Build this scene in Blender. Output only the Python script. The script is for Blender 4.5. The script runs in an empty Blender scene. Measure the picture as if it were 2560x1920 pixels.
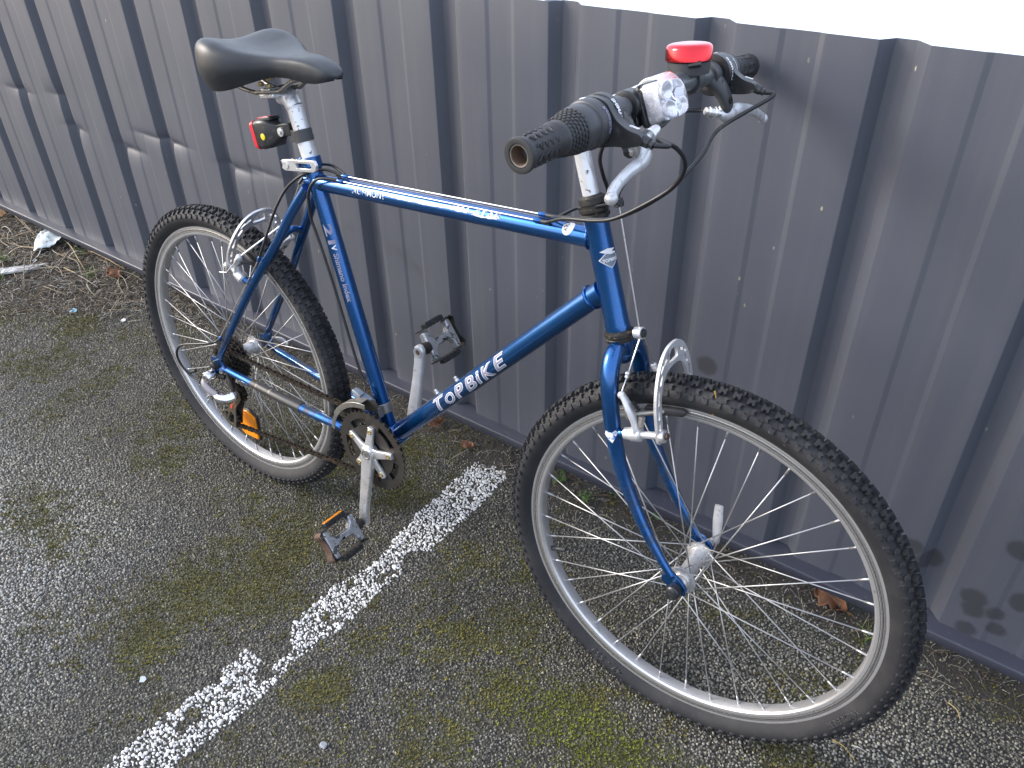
import bpy, bmesh, math, random
import numpy as np
from mathutils import Vector, Matrix, geometry

random.seed(7)
RNG = np.random.default_rng(11)
scene = bpy.context.scene
COL = scene.collection

# ------------------------------------------------------------------ camera
def rotx(a):
    c, s = math.cos(a), math.sin(a); return np.array([[1, 0, 0], [0, c, -s], [0, s, c]])
def rotz(a):
    c, s = math.cos(a), math.sin(a); return np.array([[c, -s, 0], [s, c, 0], [0, 0, 1]])
CAM_POS = np.array([1.3571, -0.8138, 1.2678])
CAM_ROT = rotz(0.6400) @ rotx(0.9583) @ rotz(-0.0199)
F_PX = 1999.2
cam_data = bpy.data.cameras.new('camera')
cam_data.sensor_width = 36.0
cam_data.lens = F_PX / 2560 * 36.0
cam_data.clip_start = 0.02
cam_data.clip_end = 600
cam = bpy.data.objects.new('camera', cam_data)
COL.objects.link(cam)
cam.matrix_world = Matrix([list(CAM_ROT[i]) + [CAM_POS[i]] for i in range(3)] + [[0, 0, 0, 1]])
scene.camera = cam

# ------------------------------------------------------------------ sky, sun, exposure
VEIL, VEIL_COL = .50, (6.3, 7.0, 8.5)
SUN_EL = math.radians(27)
SUN_AZ = math.radians(209)          # direction towards the sun, counter-clockwise from +x
world = bpy.data.worlds.new('World')
scene.world = world
world.use_nodes = True
wn, wl = world.node_tree.nodes, world.node_tree.links
wn.clear()
w_out = wn.new('ShaderNodeOutputWorld')
w_bg = wn.new('ShaderNodeBackground')
w_sky = wn.new('ShaderNodeTexSky')
w_sky.sky_type = 'NISHITA'
w_sky.sun_disc = False
w_sky.sun_elevation = SUN_EL
w_sky.sun_rotation = math.pi / 2 - SUN_AZ
w_sky.altitude = 60
w_sky.air_density = 1.0
w_sky.dust_density = 4.0
w_sky.ozone_density = 1.0
w_tc = wn.new('ShaderNodeTexCoord')
w_sep = wn.new('ShaderNodeSeparateXYZ')
w_abs = wn.new('ShaderNodeMath'); w_abs.operation = 'ABSOLUTE'
w_cmb = wn.new('ShaderNodeCombineXYZ')
wl.new(w_tc.outputs['Generated'], w_sep.inputs[0])
wl.new(w_sep.outputs[2], w_abs.inputs[0])
w_veil = wn.new('ShaderNodeMix'); w_veil.data_type = 'RGBA'; w_veil.blend_type = 'MIX'     # thin white cloud over the blue
w_veil.inputs[0].default_value = VEIL
w_veil.inputs[7].default_value = (*VEIL_COL, 1)
wl.new(w_sep.outputs[0], w_cmb.inputs[0]); wl.new(w_sep.outputs[1], w_cmb.inputs[1]); wl.new(w_abs.outputs[0], w_cmb.inputs[2])
wl.new(w_cmb.outputs[0], w_sky.inputs[0])
wl.new(w_sky.outputs[0], w_veil.inputs[6]); wl.new(w_veil.outputs[2], w_bg.inputs[0])
w_bg.inputs[1].default_value = 0.13
wl.new(w_bg.outputs[0], w_out.inputs[0])

sun_data = bpy.data.lights.new('sun', 'SUN')
sun_data.energy = 1.3
sun_data.angle = math.radians(22)
sun_data.color = (1.0, 0.965, 0.92)
sun = bpy.data.objects.new('sun', sun_data)
COL.objects.link(sun)
sd = Vector((math.cos(SUN_EL) * math.cos(SUN_AZ), math.cos(SUN_EL) * math.sin(SUN_AZ), math.sin(SUN_EL)))
sun.rotation_euler = sd.to_track_quat('Z', 'Y').to_euler()
sun.location = (-4, -4, 5)

vs = scene.view_settings
vs.view_transform = 'Standard'
vs.look = 'None'
vs.gamma = 1.0
vs.use_curve_mapping = False
vs.exposure = 1.36

# ------------------------------------------------------------------ mesh helpers
def V(*a):
    return np.array(a, float)
def unit(v):
    v = np.asarray(v, float); return v / np.linalg.norm(v)

class MB:
    """collects shapes; build() links them as one mesh object"""
    def __init__(s):
        s.v = []; s.f = []; s.n = 0
    def add(s, v, f):
        v = np.asarray(v, float)
        s.v.append(v); s.f += [tuple(int(i) + s.n for i in q) for q in f]; s.n += len(v)
        return s
    def tube(s, path, r, n=14, cap=True, closed=False, flat=None, up=None, smooth=0):
        """r: number or list; flat: (a, b) scale of the section along its two axes"""
        P = np.asarray(path, float)
        R = np.full(len(P), float(r)) if np.isscalar(r) else np.asarray(r, float)
        if smooth:
            P, R = catmull(P, R, smooth, closed)
        m = len(P)
        T = np.zeros_like(P)
        if closed:
            T = np.roll(P, -1, 0) - np.roll(P, 1, 0)
        else:
            T[1:-1] = P[2:] - P[:-2]; T[0] = P[1] - P[0]; T[-1] = P[-1] - P[-2]
        T /= np.maximum(np.linalg.norm(T, axis=1), 1e-12)[:, None]
        u = np.asarray(up, float) if up is not None else (V(0, 0, 1) if abs(T[0][2]) < .9 else V(1, 0, 0))
        u = unit(u - T[0] * (u @ T[0]))
        rings = []
        for i in range(m):
            if up is not None:
                uu = np.asarray(up, float); uu = uu - T[i] * (uu @ T[i])
                if np.linalg.norm(uu) > 1e-3: u = unit(uu)
            u = unit(u - T[i] * (u @ T[i]))
            w = np.cross(T[i], u)
            t = np.arange(n) * 2 * math.pi / n
            a, b = flat if flat else (1, 1)
            rings.append(P[i] + R[i] * (np.cos(t)[:, None] * u * a + np.sin(t)[:, None] * w * b))
        v = np.concatenate(rings); f = []
        for i in range(m if closed else m - 1):
            j = (i + 1) % m
            for k in range(n):
                l = (k + 1) % n
                f.append((i * n + k, i * n + l, j * n + l, j * n + k))
        if cap and not closed:
            f.append(tuple(range(n - 1, -1, -1))); f.append(tuple((m - 1) * n + k for k in range(n)))
        return s.add(v, f)
    def lathe(s, prof, o, ax, n=32, closed=False, cap=True, arc=None):
        """prof: (x along axis, r)"""
        o = np.asarray(o, float); ax = unit(ax)
        e = unit(np.cross(ax, V(0.13, 0.2, 1) if abs(ax[2]) < .9 else V(1, 0.1, 0))); g = np.cross(ax, e)
        t = np.arange(n) * 2 * math.pi / n
        v = np.concatenate([o + ax * x + max(r, 1e-5) * (np.cos(t)[:, None] * e + np.sin(t)[:, None] * g) for x, r in prof])
        f = []; m = len(prof)
        for i in range(m if closed else m - 1):
            j = (i + 1) % m
            for k in range(n):
                l = (k + 1) % n
                f.append((i * n + k, i * n + l, j * n + l, j * n + k))
        if cap and not closed:
            f.append(tuple(range(n - 1, -1, -1))); f.append(tuple((m - 1) * n + k for k in range(n)))
        return s.add(v, f)
    def box(s, c, ex, ey, ez, size):
        c = np.asarray(c, float); ex, ey, ez = unit(ex), unit(ey), unit(ez)
        a, b, d = [q / 2 for q in size]
        v = [c + ex * a * i + ey * b * j + ez * d * k for i in (-1, 1) for j in (-1, 1) for k in (-1, 1)]
        return s.add(v, [(0, 1, 3, 2), (4, 6, 7, 5), (0, 4, 5, 1), (2, 3, 7, 6), (0, 2, 6, 4), (1, 5, 7, 3)])
    def prism(s, polys, o, ex, ey, h, ez=None):
        """polys: outer loop (and holes) of 2D points; extruded +-h/2"""
        if not isinstance(polys[0][0], (list, tuple, np.ndarray)): polys = [polys]
        o = np.asarray(o, float); ex = np.asarray(ex, float); ey = np.asarray(ey, float)
        ez = unit(np.cross(ex, ey)) if ez is None else np.asarray(ez, float)
        loops = [[Vector((p[0], p[1], 0)) for p in pl] for pl in polys]
        flat = [p for pl in polys for p in pl]
        if len(polys) == 1 and len(polys[0]) <= 4:
            tris = [tuple(range(len(flat)))]
        else:
            tris = geometry.tessellate_polygon(loops)
        n = len(flat)
        top = [o + ex * p[0] + ey * p[1] + ez * h / 2 for p in flat]
        bot = [o + ex * p[0] + ey * p[1] - ez * h / 2 for p in flat]
        f = []
        for t in tris:
            f.append(tuple(t)); f.append(tuple(i + n for i in reversed(t)))
        k = 0
        for pl in polys:
            m = len(pl)
            for i in range(m):
                a, b = k + i, k + (i + 1) % m
                f.append((a, b, b + n, a + n))
            k += m
        return s.add(top + bot, f)
    def sphere(s, c, r, n=14, m=9, axes=None):
        c = np.asarray(c, float); ax = axes if axes is not None else np.eye(3)
        r = (r, r, r) if np.isscalar(r) else r
        v = []; f = []
        for i in range(1, m):
            p = math.pi * i / m
            for k in range(n):
                t = 2 * math.pi * k / n
                v.append(c + ax[0] * r[0] * math.sin(p) * math.cos(t) + ax[1] * r[1] * math.sin(p) * math.sin(t) + ax[2] * r[2] * math.cos(p))
        v.append(c + ax[2] * r[2]); v.append(c - ax[2] * r[2]); a = len(v) - 2
        for i in range(m - 2):
            for k in range(n):
                l = (k + 1) % n
                f.append((i * n + k, (i + 1) * n + k, (i + 1) * n + l, i * n + l))
        for k in range(n):
            l = (k + 1) % n
            f.append((a, k, l)); f.append((a + 1, (m - 2) * n + l, (m - 2) * n + k))
        return s.add(v, f)
    def mesh(s, name, recalc=True):
        me = bpy.data.meshes.new(name)
        v = np.concatenate(s.v) if s.v else np.zeros((0, 3))
        me.from_pydata(v.tolist(), [], s.f)
        if recalc:
            bm = bmesh.new(); bm.from_mesh(me)
            bmesh.ops.recalc_face_normals(bm, faces=bm.faces)
            bm.to_mesh(me); bm.free()
        return me

def catmull(P, R, k, closed=False):
    m = len(P); out = []; ro = []
    idx = range(m if closed else m - 1)
    for i in idx:
        if closed:
            p0, p1, p2, p3 = P[i - 1], P[i], P[(i + 1) % m], P[(i + 2) % m]
            r1, r2 = R[i], R[(i + 1) % m]
        else:
            p1, p2 = P[i], P[i + 1]
            p0 = P[i - 1] if i > 0 else 2 * p1 - p2
            p3 = P[i + 2] if i + 2 < m else 2 * p2 - p1
            r1, r2 = R[i], R[i + 1]
        for j in range(k):
            t = j / k
            out.append(.5 * ((2 * p1) + (p2 - p0) * t + (2 * p0 - 5 * p1 + 4 * p2 - p3) * t * t + (3 * p1 - p0 - 3 * p2 + p3) * t ** 3))
            ro.append(r1 + (r2 - r1) * t)
    if not closed:
        out.append(P[-1]); ro.append(R[-1])
    return np.array(out), np.array(ro)

def finish(o, mat, parent=None, angle=38, bevel=0, kind=None, smooth=True):
    if mat is not None and o.type == 'MESH':
        o.data.materials.append(mat)
    if parent is not None: o.parent = parent
    if smooth:
        o.data.shade_smooth()
        if angle: o.data.set_sharp_from_angle(angle=math.radians(angle))
    if bevel:
        b = o.modifiers.new('bevel', 'BEVEL'); b.width = bevel; b.segments = 2; b.limit_method = 'ANGLE'
        b.angle_limit = math.radians(35); b.harden_normals = False
    if kind: o['kind'] = kind
    return o

def obj(name, mb, mat, parent=None, angle=38, bevel=0, kind=None, smooth=True, recalc=True):
    me = mb if isinstance(mb, bpy.types.Mesh) else mb.mesh(name, recalc)
    o = bpy.data.objects.new(name, me); COL.objects.link(o)
    return finish(o, mat, parent, angle, bevel, kind, smooth)

def tag(o, label=None, cat=None, group=None, kind=None):
    if label: o['label'] = label
    if cat: o['category'] = cat
    if group: o['group'] = group
    if kind: o['kind'] = kind
    return o

def empty(name, loc=(0, 0, 0), parent=None):
    o = bpy.data.objects.new(name, None); COL.objects.link(o); o.location = loc
    o.empty_display_size = .05
    if parent: o.parent = parent
    return o

# lettering: outlines of the built-in font, cut fine enough to wrap round tubes
def letters(text, size, bold=0.0, shear=0.0, cut=0.002, spacing=1.0):
    cu = bpy.data.curves.new('lettering', 'FONT')
    cu.body = text; cu.size = size; cu.offset = bold; cu.shear = shear; cu.space_character = spacing
    cu.resolution_u = 3; cu.fill_mode = 'FRONT'
    o = bpy.data.objects.new('lettering', cu)
    COL.objects.link(o)
    dg = bpy.context.evaluated_depsgraph_get()
    me = bpy.data.meshes.new_from_object(o.evaluated_get(dg))
    bpy.data.objects.remove(o); bpy.data.curves.remove(cu)
    bm = bmesh.new(); bm.from_mesh(me); bpy.data.meshes.remove(me)
    if cut and len(bm.verts):
        ys = [v.co.y for v in bm.verts]; y = min(ys) + cut
        while y < max(ys):
            bmesh.ops.bisect_plane(bm, geom=bm.verts[:] + bm.edges[:] + bm.faces[:], plane_co=(0, y, 0), plane_no=(0, 1, 0)); y += cut
    bmesh.ops.triangulate(bm, faces=bm.faces)
    v = np.array([q.co[:] for q in bm.verts]) if len(bm.verts) else np.zeros((0, 3))
    f = [[q.index for q in fc.verts] for fc in bm.faces]
    bm.free()
    return v[:, :2], f

def on_tube(A, e, n0, r, th0, flip=1):
    """maps (x, y) to the surface of a tube: x along e from A, y round it from direction n0"""
    A = np.asarray(A, float); e = unit(e); n0 = unit(np.asarray(n0) - e * (np.asarray(n0) @ e)); n1 = np.cross(e, n0) * flip
    def g(x, y, h=0.0):
        t = th0 + y / r
        return A + e * x + (r + h) * (math.cos(t) * n0 + math.sin(t) * n1)
    return g

def decal(name, vf, fn, mat, parent, h=0.0004, off=(0, 0), fit=None, centre=True):
    v, f = vf
    v = v.copy()
    if len(v) == 0: return None
    lo, hi = v.min(0), v.max(0)
    if fit: v[:, 0] = (v[:, 0] - lo[0]) * fit / (hi[0] - lo[0]); lo, hi = v.min(0), v.max(0)
    v[:, 0] -= lo[0]
    if centre: v[:, 1] -= (lo[1] + hi[1]) / 2
    pts = [fn(x + off[0], y + off[1], h) for x, y in v]
    me = bpy.data.meshes.new(name); me.from_pydata([list(p) for p in pts], [], f)
    o = bpy.data.objects.new(name, me); COL.objects.link(o)
    return finish(o, mat, parent, angle=0)

# ------------------------------------------------------------------ noise for scattering
def hash2(ix, iy, seed):
    h = (ix.astype(np.int64) * 374761393 + iy.astype(np.int64) * 668265263 + seed * 974634533) & 0x7fffffff
    h = (h ^ (h >> 13)) * 1274126177 & 0x7fffffff
    return ((h ^ (h >> 16)) & 0xffff) / 65535.0
def vnoise(x, y, seed=0):
    ix, iy = np.floor(x), np.floor(y); fx, fy = x - ix, y - iy
    fx = fx * fx * (3 - 2 * fx); fy = fy * fy * (3 - 2 * fy)
    a, b = hash2(ix, iy, seed), hash2(ix + 1, iy, seed); c, d = hash2(ix, iy + 1, seed), hash2(ix + 1, iy + 1, seed)
    return (a * (1 - fx) + b * fx) * (1 - fy) + (c * (1 - fx) + d * fx) * fy
def fbm(x, y, s, seed=0, o=4):
    v = 0; a = .5; t = 0
    for i in range(o):
        v = v + a * vnoise(x * s, y * s, seed + i * 17); t += a; a *= .55; s *= 2.03
    return v / t

# ------------------------------------------------------------------ materials
class NT:
    def __init__(s, name):
        s.m = bpy.data.materials.new(name); s.m.use_nodes = True
        s.n = s.m.node_tree.nodes; s.l = s.m.node_tree.links
        s.b = s.n['Principled BSDF']
        s.tc = s.n.new('ShaderNodeTexCoord')
    def link(s, a, b): s.l.new(a, b)
    def noise(s, scale, detail=3, rough=.55, vec=None):
        t = s.n.new('ShaderNodeTexNoise'); t.inputs['Scale'].default_value = scale; t.inputs['Detail'].default_value = detail
        t.inputs['Roughness'].default_value = rough
        s.link(vec or s.tc.outputs['Object'], t.inputs['Vector']); return t.outputs['Fac']
    def stretch(s, sx, sy, sz):
        m = s.n.new('ShaderNodeMapping'); m.inputs['Scale'].default_value = (sx, sy, sz)
        s.link(s.tc.outputs['Object'], m.inputs['Vector']); return m.outputs['Vector']
    def rng(s, val, a, b, c=0, d=1):
        t = s.n.new('ShaderNodeMapRange'); t.inputs['From Min'].default_value = a; t.inputs['From Max'].default_value = b
        t.inputs['To Min'].default_value = c; t.inputs['To Max'].default_value = d; s.link(val, t.inputs['Value']); return t.outputs[0]
    def sepz(s):
        q = s.n.new('ShaderNodeSeparateXYZ'); s.link(s.tc.outputs['Object'], q.inputs[0]); return q.outputs[2]
    def math(s, op, a, b=None):
        t = s.n.new('ShaderNodeMath'); t.operation = op
        for i, q in enumerate((a, b)):
            if q is None: continue
            if isinstance(q, (int, float)): t.inputs[i].default_value = q
            else: s.link(q, t.inputs[i])
        return t.outputs[0]
    def mix(s, fac, a, b):
        t = s.n.new('ShaderNodeMix'); t.data_type = 'RGBA'
        if isinstance(fac, (int, float)): t.inputs[0].default_value = fac
        else: s.link(fac, t.inputs[0])
        for i, q in ((6, a), (7, b)):
            if isinstance(q, (tuple, list)): t.inputs[i].default_value = (*q, 1)
            else: s.link(q, t.inputs[i])
        return t.outputs[2]
    def mixf(s, fac, a, b):
        t = s.n.new('ShaderNodeMix'); t.data_type = 'FLOAT'
        s.link(fac, t.inputs[0])
        for i, q in ((2, a), (3, b)):
            if isinstance(q, (int, float)): t.inputs[i].default_value = q
            else: s.link(q, t.inputs[i])
        return t.outputs[0]
    def set(s, **k):
        for a, q in k.items():
            i = s.b.inputs[a.replace('_', ' ')]
            if isinstance(q, (int, float)): i.default_value = q
            elif isinstance(q, (tuple, list)): i.default_value = (*q, 1) if len(q) == 3 else q
            else: s.link(q, i)
        return s
    def bump(s, h, strength=.3, dist=.001):
        t = s.n.new('ShaderNodeBump'); t.inputs['Strength'].default_value = strength; t.inputs['Distance'].default_value = dist
        s.link(h, t.inputs['Height']); s.link(t.outputs[0], s.b.inputs['Normal']); return s

def mat(name, col, rough=.5, metal=0, coat=0, var=.12, vscale=25, bump=0, bscale=300, dirt=(), coat_rough=.08, spec=None, rvar=.08):
    t = NT(name)
    n = t.noise(vscale, 4)
    c = t.mix(n, tuple(q * (1 - var) for q in col), tuple(min(1, q * (1 + var)) for q in col))
    r = t.rng(n, .3, .7, max(0, rough - rvar), min(1, rough + rvar)); me = metal
    for k, (dc, ds, lo, hi, dr, dm) in enumerate(dirt):
        d = t.rng(t.noise(ds, 6, .65), lo, hi)
        c = t.mix(d, c, dc); r = t.mixf(d, r, dr); me = t.mixf(d, me, dm)
    t.set(Base_Color=c, Roughness=r, Metallic=me, Coat_Weight=coat, Coat_Roughness=coat_rough)
    if spec is not None: t.set(Specular_IOR_Level=spec)
    if bump: t.bump(t.noise(bscale, 3), bump, .0006)
    return t.m

RUST = (.12, .055, .032)
GREASE = (.022, .018, .014)
M = {}
# metallic blue lacquer: flake, chips down to primer and rust, scratches
def blue_lacquer(name, grime):
    t = NT(name)
    fl = t.n.new('ShaderNodeTexVoronoi'); fl.inputs['Scale'].default_value = 900; t.link(t.tc.outputs['Object'], fl.inputs['Vector'])
    flk = t.rng(fl.outputs['Color'], 0, 1)
    base = t.mix(t.noise(18, 3), (.0035, .056, .22), (.005, .096, .315))
    base = t.mix(t.math('MULTIPLY', flk, .35), base, (.03, .2, .55))
    sc1 = t.rng(t.noise(1, 5, .75, t.stretch(420, 420, 55)), .70, .745)
    sc2 = t.rng(t.noise(150, 5, .7), .705, .74)
    wear = t.math('MULTIPLY', t.math('MAXIMUM', sc1, sc2), t.rng(t.noise(9, 3), .42, .6))
    chip = t.mix(t.rng(t.noise(70, 3), .45, .6), (.35, .4, .46), (.03, .03, .035))
    base = t.mix(wear, base, chip)
    rst = t.rng(t.noise(48, 6, .7), .735, .775)
    base = t.mix(rst, base, RUST)
    dst = t.rng(t.noise(30, 6, .7), .5, .8, 0, .22)
    base = t.mix(dst, base, (.13, .12, .10))
    gm_ = t.math('MULTIPLY', t.rng(t.noise(1, 6, .68, t.stretch(26, 26, 12)), .47, .56), t.math('MULTIPLY', t.rng(t.sepz(), .56, .46), grime))
    base = t.mix(gm_, base, (.014, .015, .018))
    t.set(Base_Color=base, Metallic=t.mixf(t.math('MAXIMUM', t.math('MAXIMUM', wear, rst), gm_), .85, .1), Roughness=t.mixf(dst, .24, .5), Coat_Weight=.75, Coat_Roughness=.1)
    t.bump(t.noise(260, 2), .06, .0004)
    return t.m
M['blue'] = blue_lacquer('blue_lacquer', 0.0)
M['blue_grimy'] = blue_lacquer('grimy_blue_lacquer', .8)
M['alu'] = mat('cast_aluminium', (.62, .62, .63), .38, .55, var=.12, vscale=60, bump=.12, bscale=500, dirt=[((.2, .19, .18), 40, .56, .72, .6, .4)])
M['alu_bright'] = mat('bright_aluminium', (.66, .66, .665), .30, .72, var=.07, vscale=50, bump=.05, bscale=400, dirt=[((.3, .29, .28), 70, .6, .75, .5, .6)])
M['rim'] = mat('rim_aluminium', (.66, .665, .675), .32, .75, var=.08, vscale=45, bump=.06, bscale=350, dirt=[((.2, .19, .17), 60, .58, .78, .6, .3)])
M['pitted'] = mat('pitted_seatpost_alloy', (.76, .76, .77), .36, .6, var=.06, vscale=60, bump=.1, bscale=500, dirt=[((.16, .16, .16), 110, .585, .64, .7, .2)])
M['chrome'] = mat('chrome', (.78, .78, .8), .14, 1, var=.05, vscale=40, dirt=[((.25, .23, .2), 60, .62, .76, .5, .5)])
def rim_material(name, c, ax):
    t = NT(name)
    sub_ = t.n.new('ShaderNodeVectorMath'); sub_.operation = 'SUBTRACT'; t.link(t.tc.outputs['Object'], sub_.inputs[0]); sub_.inputs[1].default_value = tuple(c)
    crs = t.n.new('ShaderNodeVectorMath'); crs.operation = 'CROSS_PRODUCT'; t.link(sub_.outputs[0], crs.inputs[0]); crs.inputs[1].default_value = tuple(ax)
    ln = t.n.new('ShaderNodeVectorMath'); ln.operation = 'LENGTH'; t.link(crs.outputs[0], ln.inputs[0]); r_ = ln.outputs['Value']
    nz = t.n.new('ShaderNodeTexNoise'); nz.noise_dimensions = '1D'; nz.inputs['Scale'].default_value = 750; nz.inputs['Detail'].default_value = 3; t.link(r_, nz.inputs['W'])
    track = t.math('MULTIPLY', t.rng(r_, .2728, .2738), t.rng(r_, .2826, .2816))        # pad track, worn in rings
    c0 = t.mix(t.noise(45, 4), (.56, .56, .575), (.66, .66, .67))
    c1 = t.mix(t.rng(nz.outputs['Fac'], .38, .60), (.10, .10, .105), (.62, .61, .60))
    cc = t.mix(track, c0, c1)
    cc = t.mix(t.rng(t.noise(70, 6, .65), .6, .8, 0, .7), cc, (.2, .19, .175))
    t.set(Base_Color=cc, Metallic=.78, Roughness=t.mixf(track, .36, .26)); return t.m
M['spoke'] = mat('spoke_steel', (.46, .46, .465), .42, .8, var=.2, vscale=30)
M['rubber'] = mat('black_rubber', (.024, .024, .026), .56, var=.3, vscale=60, bump=.2, bscale=700)
t = NT('tyre_rubber')
c = t.mix(t.noise(55, 5), (.012, .0125, .015), (.021, .021, .024))
c = t.mix(t.rng(t.noise(14, 5, .6), .45, .75, 0, .32), c, (.075, .072, .068))
c = t.mix(t.rng(t.noise(160, 5, .7), .62, .75, 0, .5), c, (.16, .15, .135))
t.set(Base_Color=c, Roughness=.68, Specular_IOR_Level=.35); t.bump(t.noise(420, 4), .2, .0005)
M['tyre'] = t.m
M['plastic'] = mat('black_plastic', (.016, .017, .019), .36, var=.25, vscale=80, bump=.1, bscale=600, dirt=[((.09, .085, .08), 90, .58, .8, .7, 0)])
M['plastic_dark_grey'] = mat('dark_grey_plastic', (.045, .046, .05), .46, var=.15, vscale=80, bump=.08, bscale=600)
M['bar'] = mat('dark_grey_bar_steel', (.115, .125, .13), .36, .35, var=.12, vscale=60, dirt=[((.2, .2, .2), 120, .62, .75, .5, .2)])
M['vinyl'] = mat('black_saddle_vinyl', (.021, .023, .026), .40, var=.15, vscale=25, bump=.16, bscale=1100, dirt=[((.06, .06, .06), 12, .5, .85, .5, 0)], rvar=.05)
M['cable'] = mat('black_cable_housing', (.013, .013, .014), .42, var=.3, vscale=60, dirt=[((.1, .095, .09), 80, .6, .8, .6, 0)])
M['wire'] = mat('bare_steel_wire', (.66, .65, .64), .34, .95, var=.15, vscale=200)
M['greasy'] = mat('greasy_dark_steel', (.028, .025, .022), .55, .3, var=.35, vscale=60, bump=.15, bscale=400, dirt=[((.055, .036, .024), 45, .55, .75, .75, .2), (GREASE, 30, .5, .62, .6, .2)])
M['chain'] = mat('rusty_greasy_chain', (.034, .027, .021), .48, .5, var=.4, vscale=200, dirt=[((.10, .055, .028), 180, .55, .68, .7, .2)])
M['old_steel'] = mat('tarnished_steel', (.27, .26, .24), .40, .8, var=.2, vscale=80, bump=.1, bscale=400, dirt=[((.12, .08, .05), 60, .55, .7, .7, .2)])
M['brass'] = mat('yellowed_zinc_bolt', (.58, .47, .27), .36, .9, var=.2, vscale=90)
M['rust'] = mat('rusty_steel', (.085, .05, .036), .7, .3, var=.5, vscale=120, bump=.3, bscale=500)
M['cage'] = mat('black_cage_steel', (.035, .033, .03), .5, .5, var=.3, vscale=90, dirt=[((.15, .07, .035), 60, .58, .7, .8, .1)])
M['pedal_body'] = mat('worn_pedal_alloy', (.40, .405, .42), .42, .75, var=.12, vscale=60, bump=.1, bscale=500, dirt=[((.05, .05, .052), 75, .54, .585, .6, .1), ((.5, .5, .48), 160, .62, .7, .7, .3)])
M['headset'] = mat('dirty_headset_steel', (.03, .028, .025), .5, .5, var=.4, vscale=60, bump=.2, bscale=400, dirt=[((.20, .16, .11), 90, .58, .72, .8, .1)])
M['red'] = mat('red_anodised_dome', (.72, .03, .04), .13, 1, coat=.5, var=.05, vscale=20, rvar=.03)
M['red_lens'] = mat('red_lens', (.62, .015, .03), .2, 0, coat=.6, var=.1, vscale=60)
t = NT('orange_reflector')
wv = t.n.new('ShaderNodeTexVoronoi'); wv.inputs['Scale'].default_value = 480; t.link(t.tc.outputs['Object'], wv.inputs['Vector'])
t.set(Base_Color=t.mix(t.rng(wv.outputs['Distance'], 0, .6), (1.0, .40, .01), (.86, .24, .0)), Roughness=.18, Coat_Weight=.8)
M['orange'] = t.m
M['yellow'] = mat('yellow_button', (.78, .60, .03), .4, var=.05)
M['white_print'] = mat('worn_white_print', (.72, .72, .74), .42, var=.06, vscale=60)
M['lilac_print'] = mat('grey_lilac_print', (.24, .235, .32), .42, var=.06, vscale=60)
t = NT('flaked_white_print')       # peeling lettering: gaps show the lacquer
c = t.mix(t.rng(t.noise(120, 6, .7), .5, .56), (.74, .75, .78), (.012, .10, .36))
t.set(Base_Color=c, Roughness=.42); M['flaked'] = t.m
M['black_print'] = mat('black_print', (.012, .012, .014), .5, var=.1)
M['badge_grey'] = mat('slate_badge', (.16, .19, .24), .4, .3, var=.1)
M['wrap'] = mat('black_chainstay_wrap', (.03, .028, .027), .42, var=.3, vscale=40, dirt=[((.45, .36, .26), 30, .62, .68, .6, 0)], coat=.4)
t = NT('clear_lens')
t.set(Base_Color=(.97, .97, 1.0), Roughness=.03, Transmission_Weight=1.0, IOR=1.35); M['lens'] = t.m
M['reflector_silver'] = mat('silver_reflector_cup', (.90, .90, .93), .25, .45, var=.04, vscale=200, bump=.15, bscale=160)
M['led'] = mat('white_diode', (.85, .85, .82), .25)
M['bore'] = mat('rusty_tube_bore', (.14, .09, .06), .8, .2, var=.4, vscale=80)

# ------------------------------------------------------------------ fence
PSI, Y0, S0, PITCH = -0.0129, 0.3859, 0.0310, 0.26378
H_TOP, Z_LEDGE, D_LEDGE, Z_RAIL = 1.0266, 0.0906, 0.032, 0.0690
def fence_to_world(s, y, z):
    c, q = math.cos(PSI), math.sin(PSI); return V(c * s - q * y, Y0 + q * s + c * y, z)

t = NT('anthracite_sheet_paint')
pos = t.tc.outputs['Object']
c = t.mix(t.noise(3, 4), (.057, .063, .083), (.070, .076, .095))
streak = t.rng(t.noise(1, 5, .6, t.stretch(34, 34, 1.6)), .48, .78)
c = t.mix(t.math('MULTIPLY', streak, .30), c, (.115, .117, .125))
dust = t.rng(t.noise(650, 2, .5), .66, .8)
c = t.mix(t.math('MULTIPLY', dust, .30), c, (.24, .23, .21))
# dried splash specks
vo = t.n.new('ShaderNodeTexVoronoi'); vo.inputs['Scale'].default_value = 52; t.link(pos, vo.inputs['Vector'])
vcol = t.n.new('ShaderNodeSeparateColor'); t.link(vo.outputs['Color'], vcol.inputs[0])
vo2 = t.n.new('ShaderNodeTexVoronoi'); vo2.inputs['Scale'].default_value = 52
mpv = t.n.new('ShaderNodeMapping'); mpv.inputs['Scale'].default_value = (1.25, 1, .55); t.link(pos, mpv.inputs['Vector'])
t.link(mpv.outputs[0], vo.inputs['Vector'])
spk = t.math('MULTIPLY', t.rng(vo.outputs['Distance'], .13, .07), t.math('GREATER_THAN', vcol.outputs[0], .90))
spk = t.math('MULTIPLY', spk, t.rng(t.noise(5, 3), .48, .62))
c = t.mix(spk, c, (.42, .37, .25))
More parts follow.
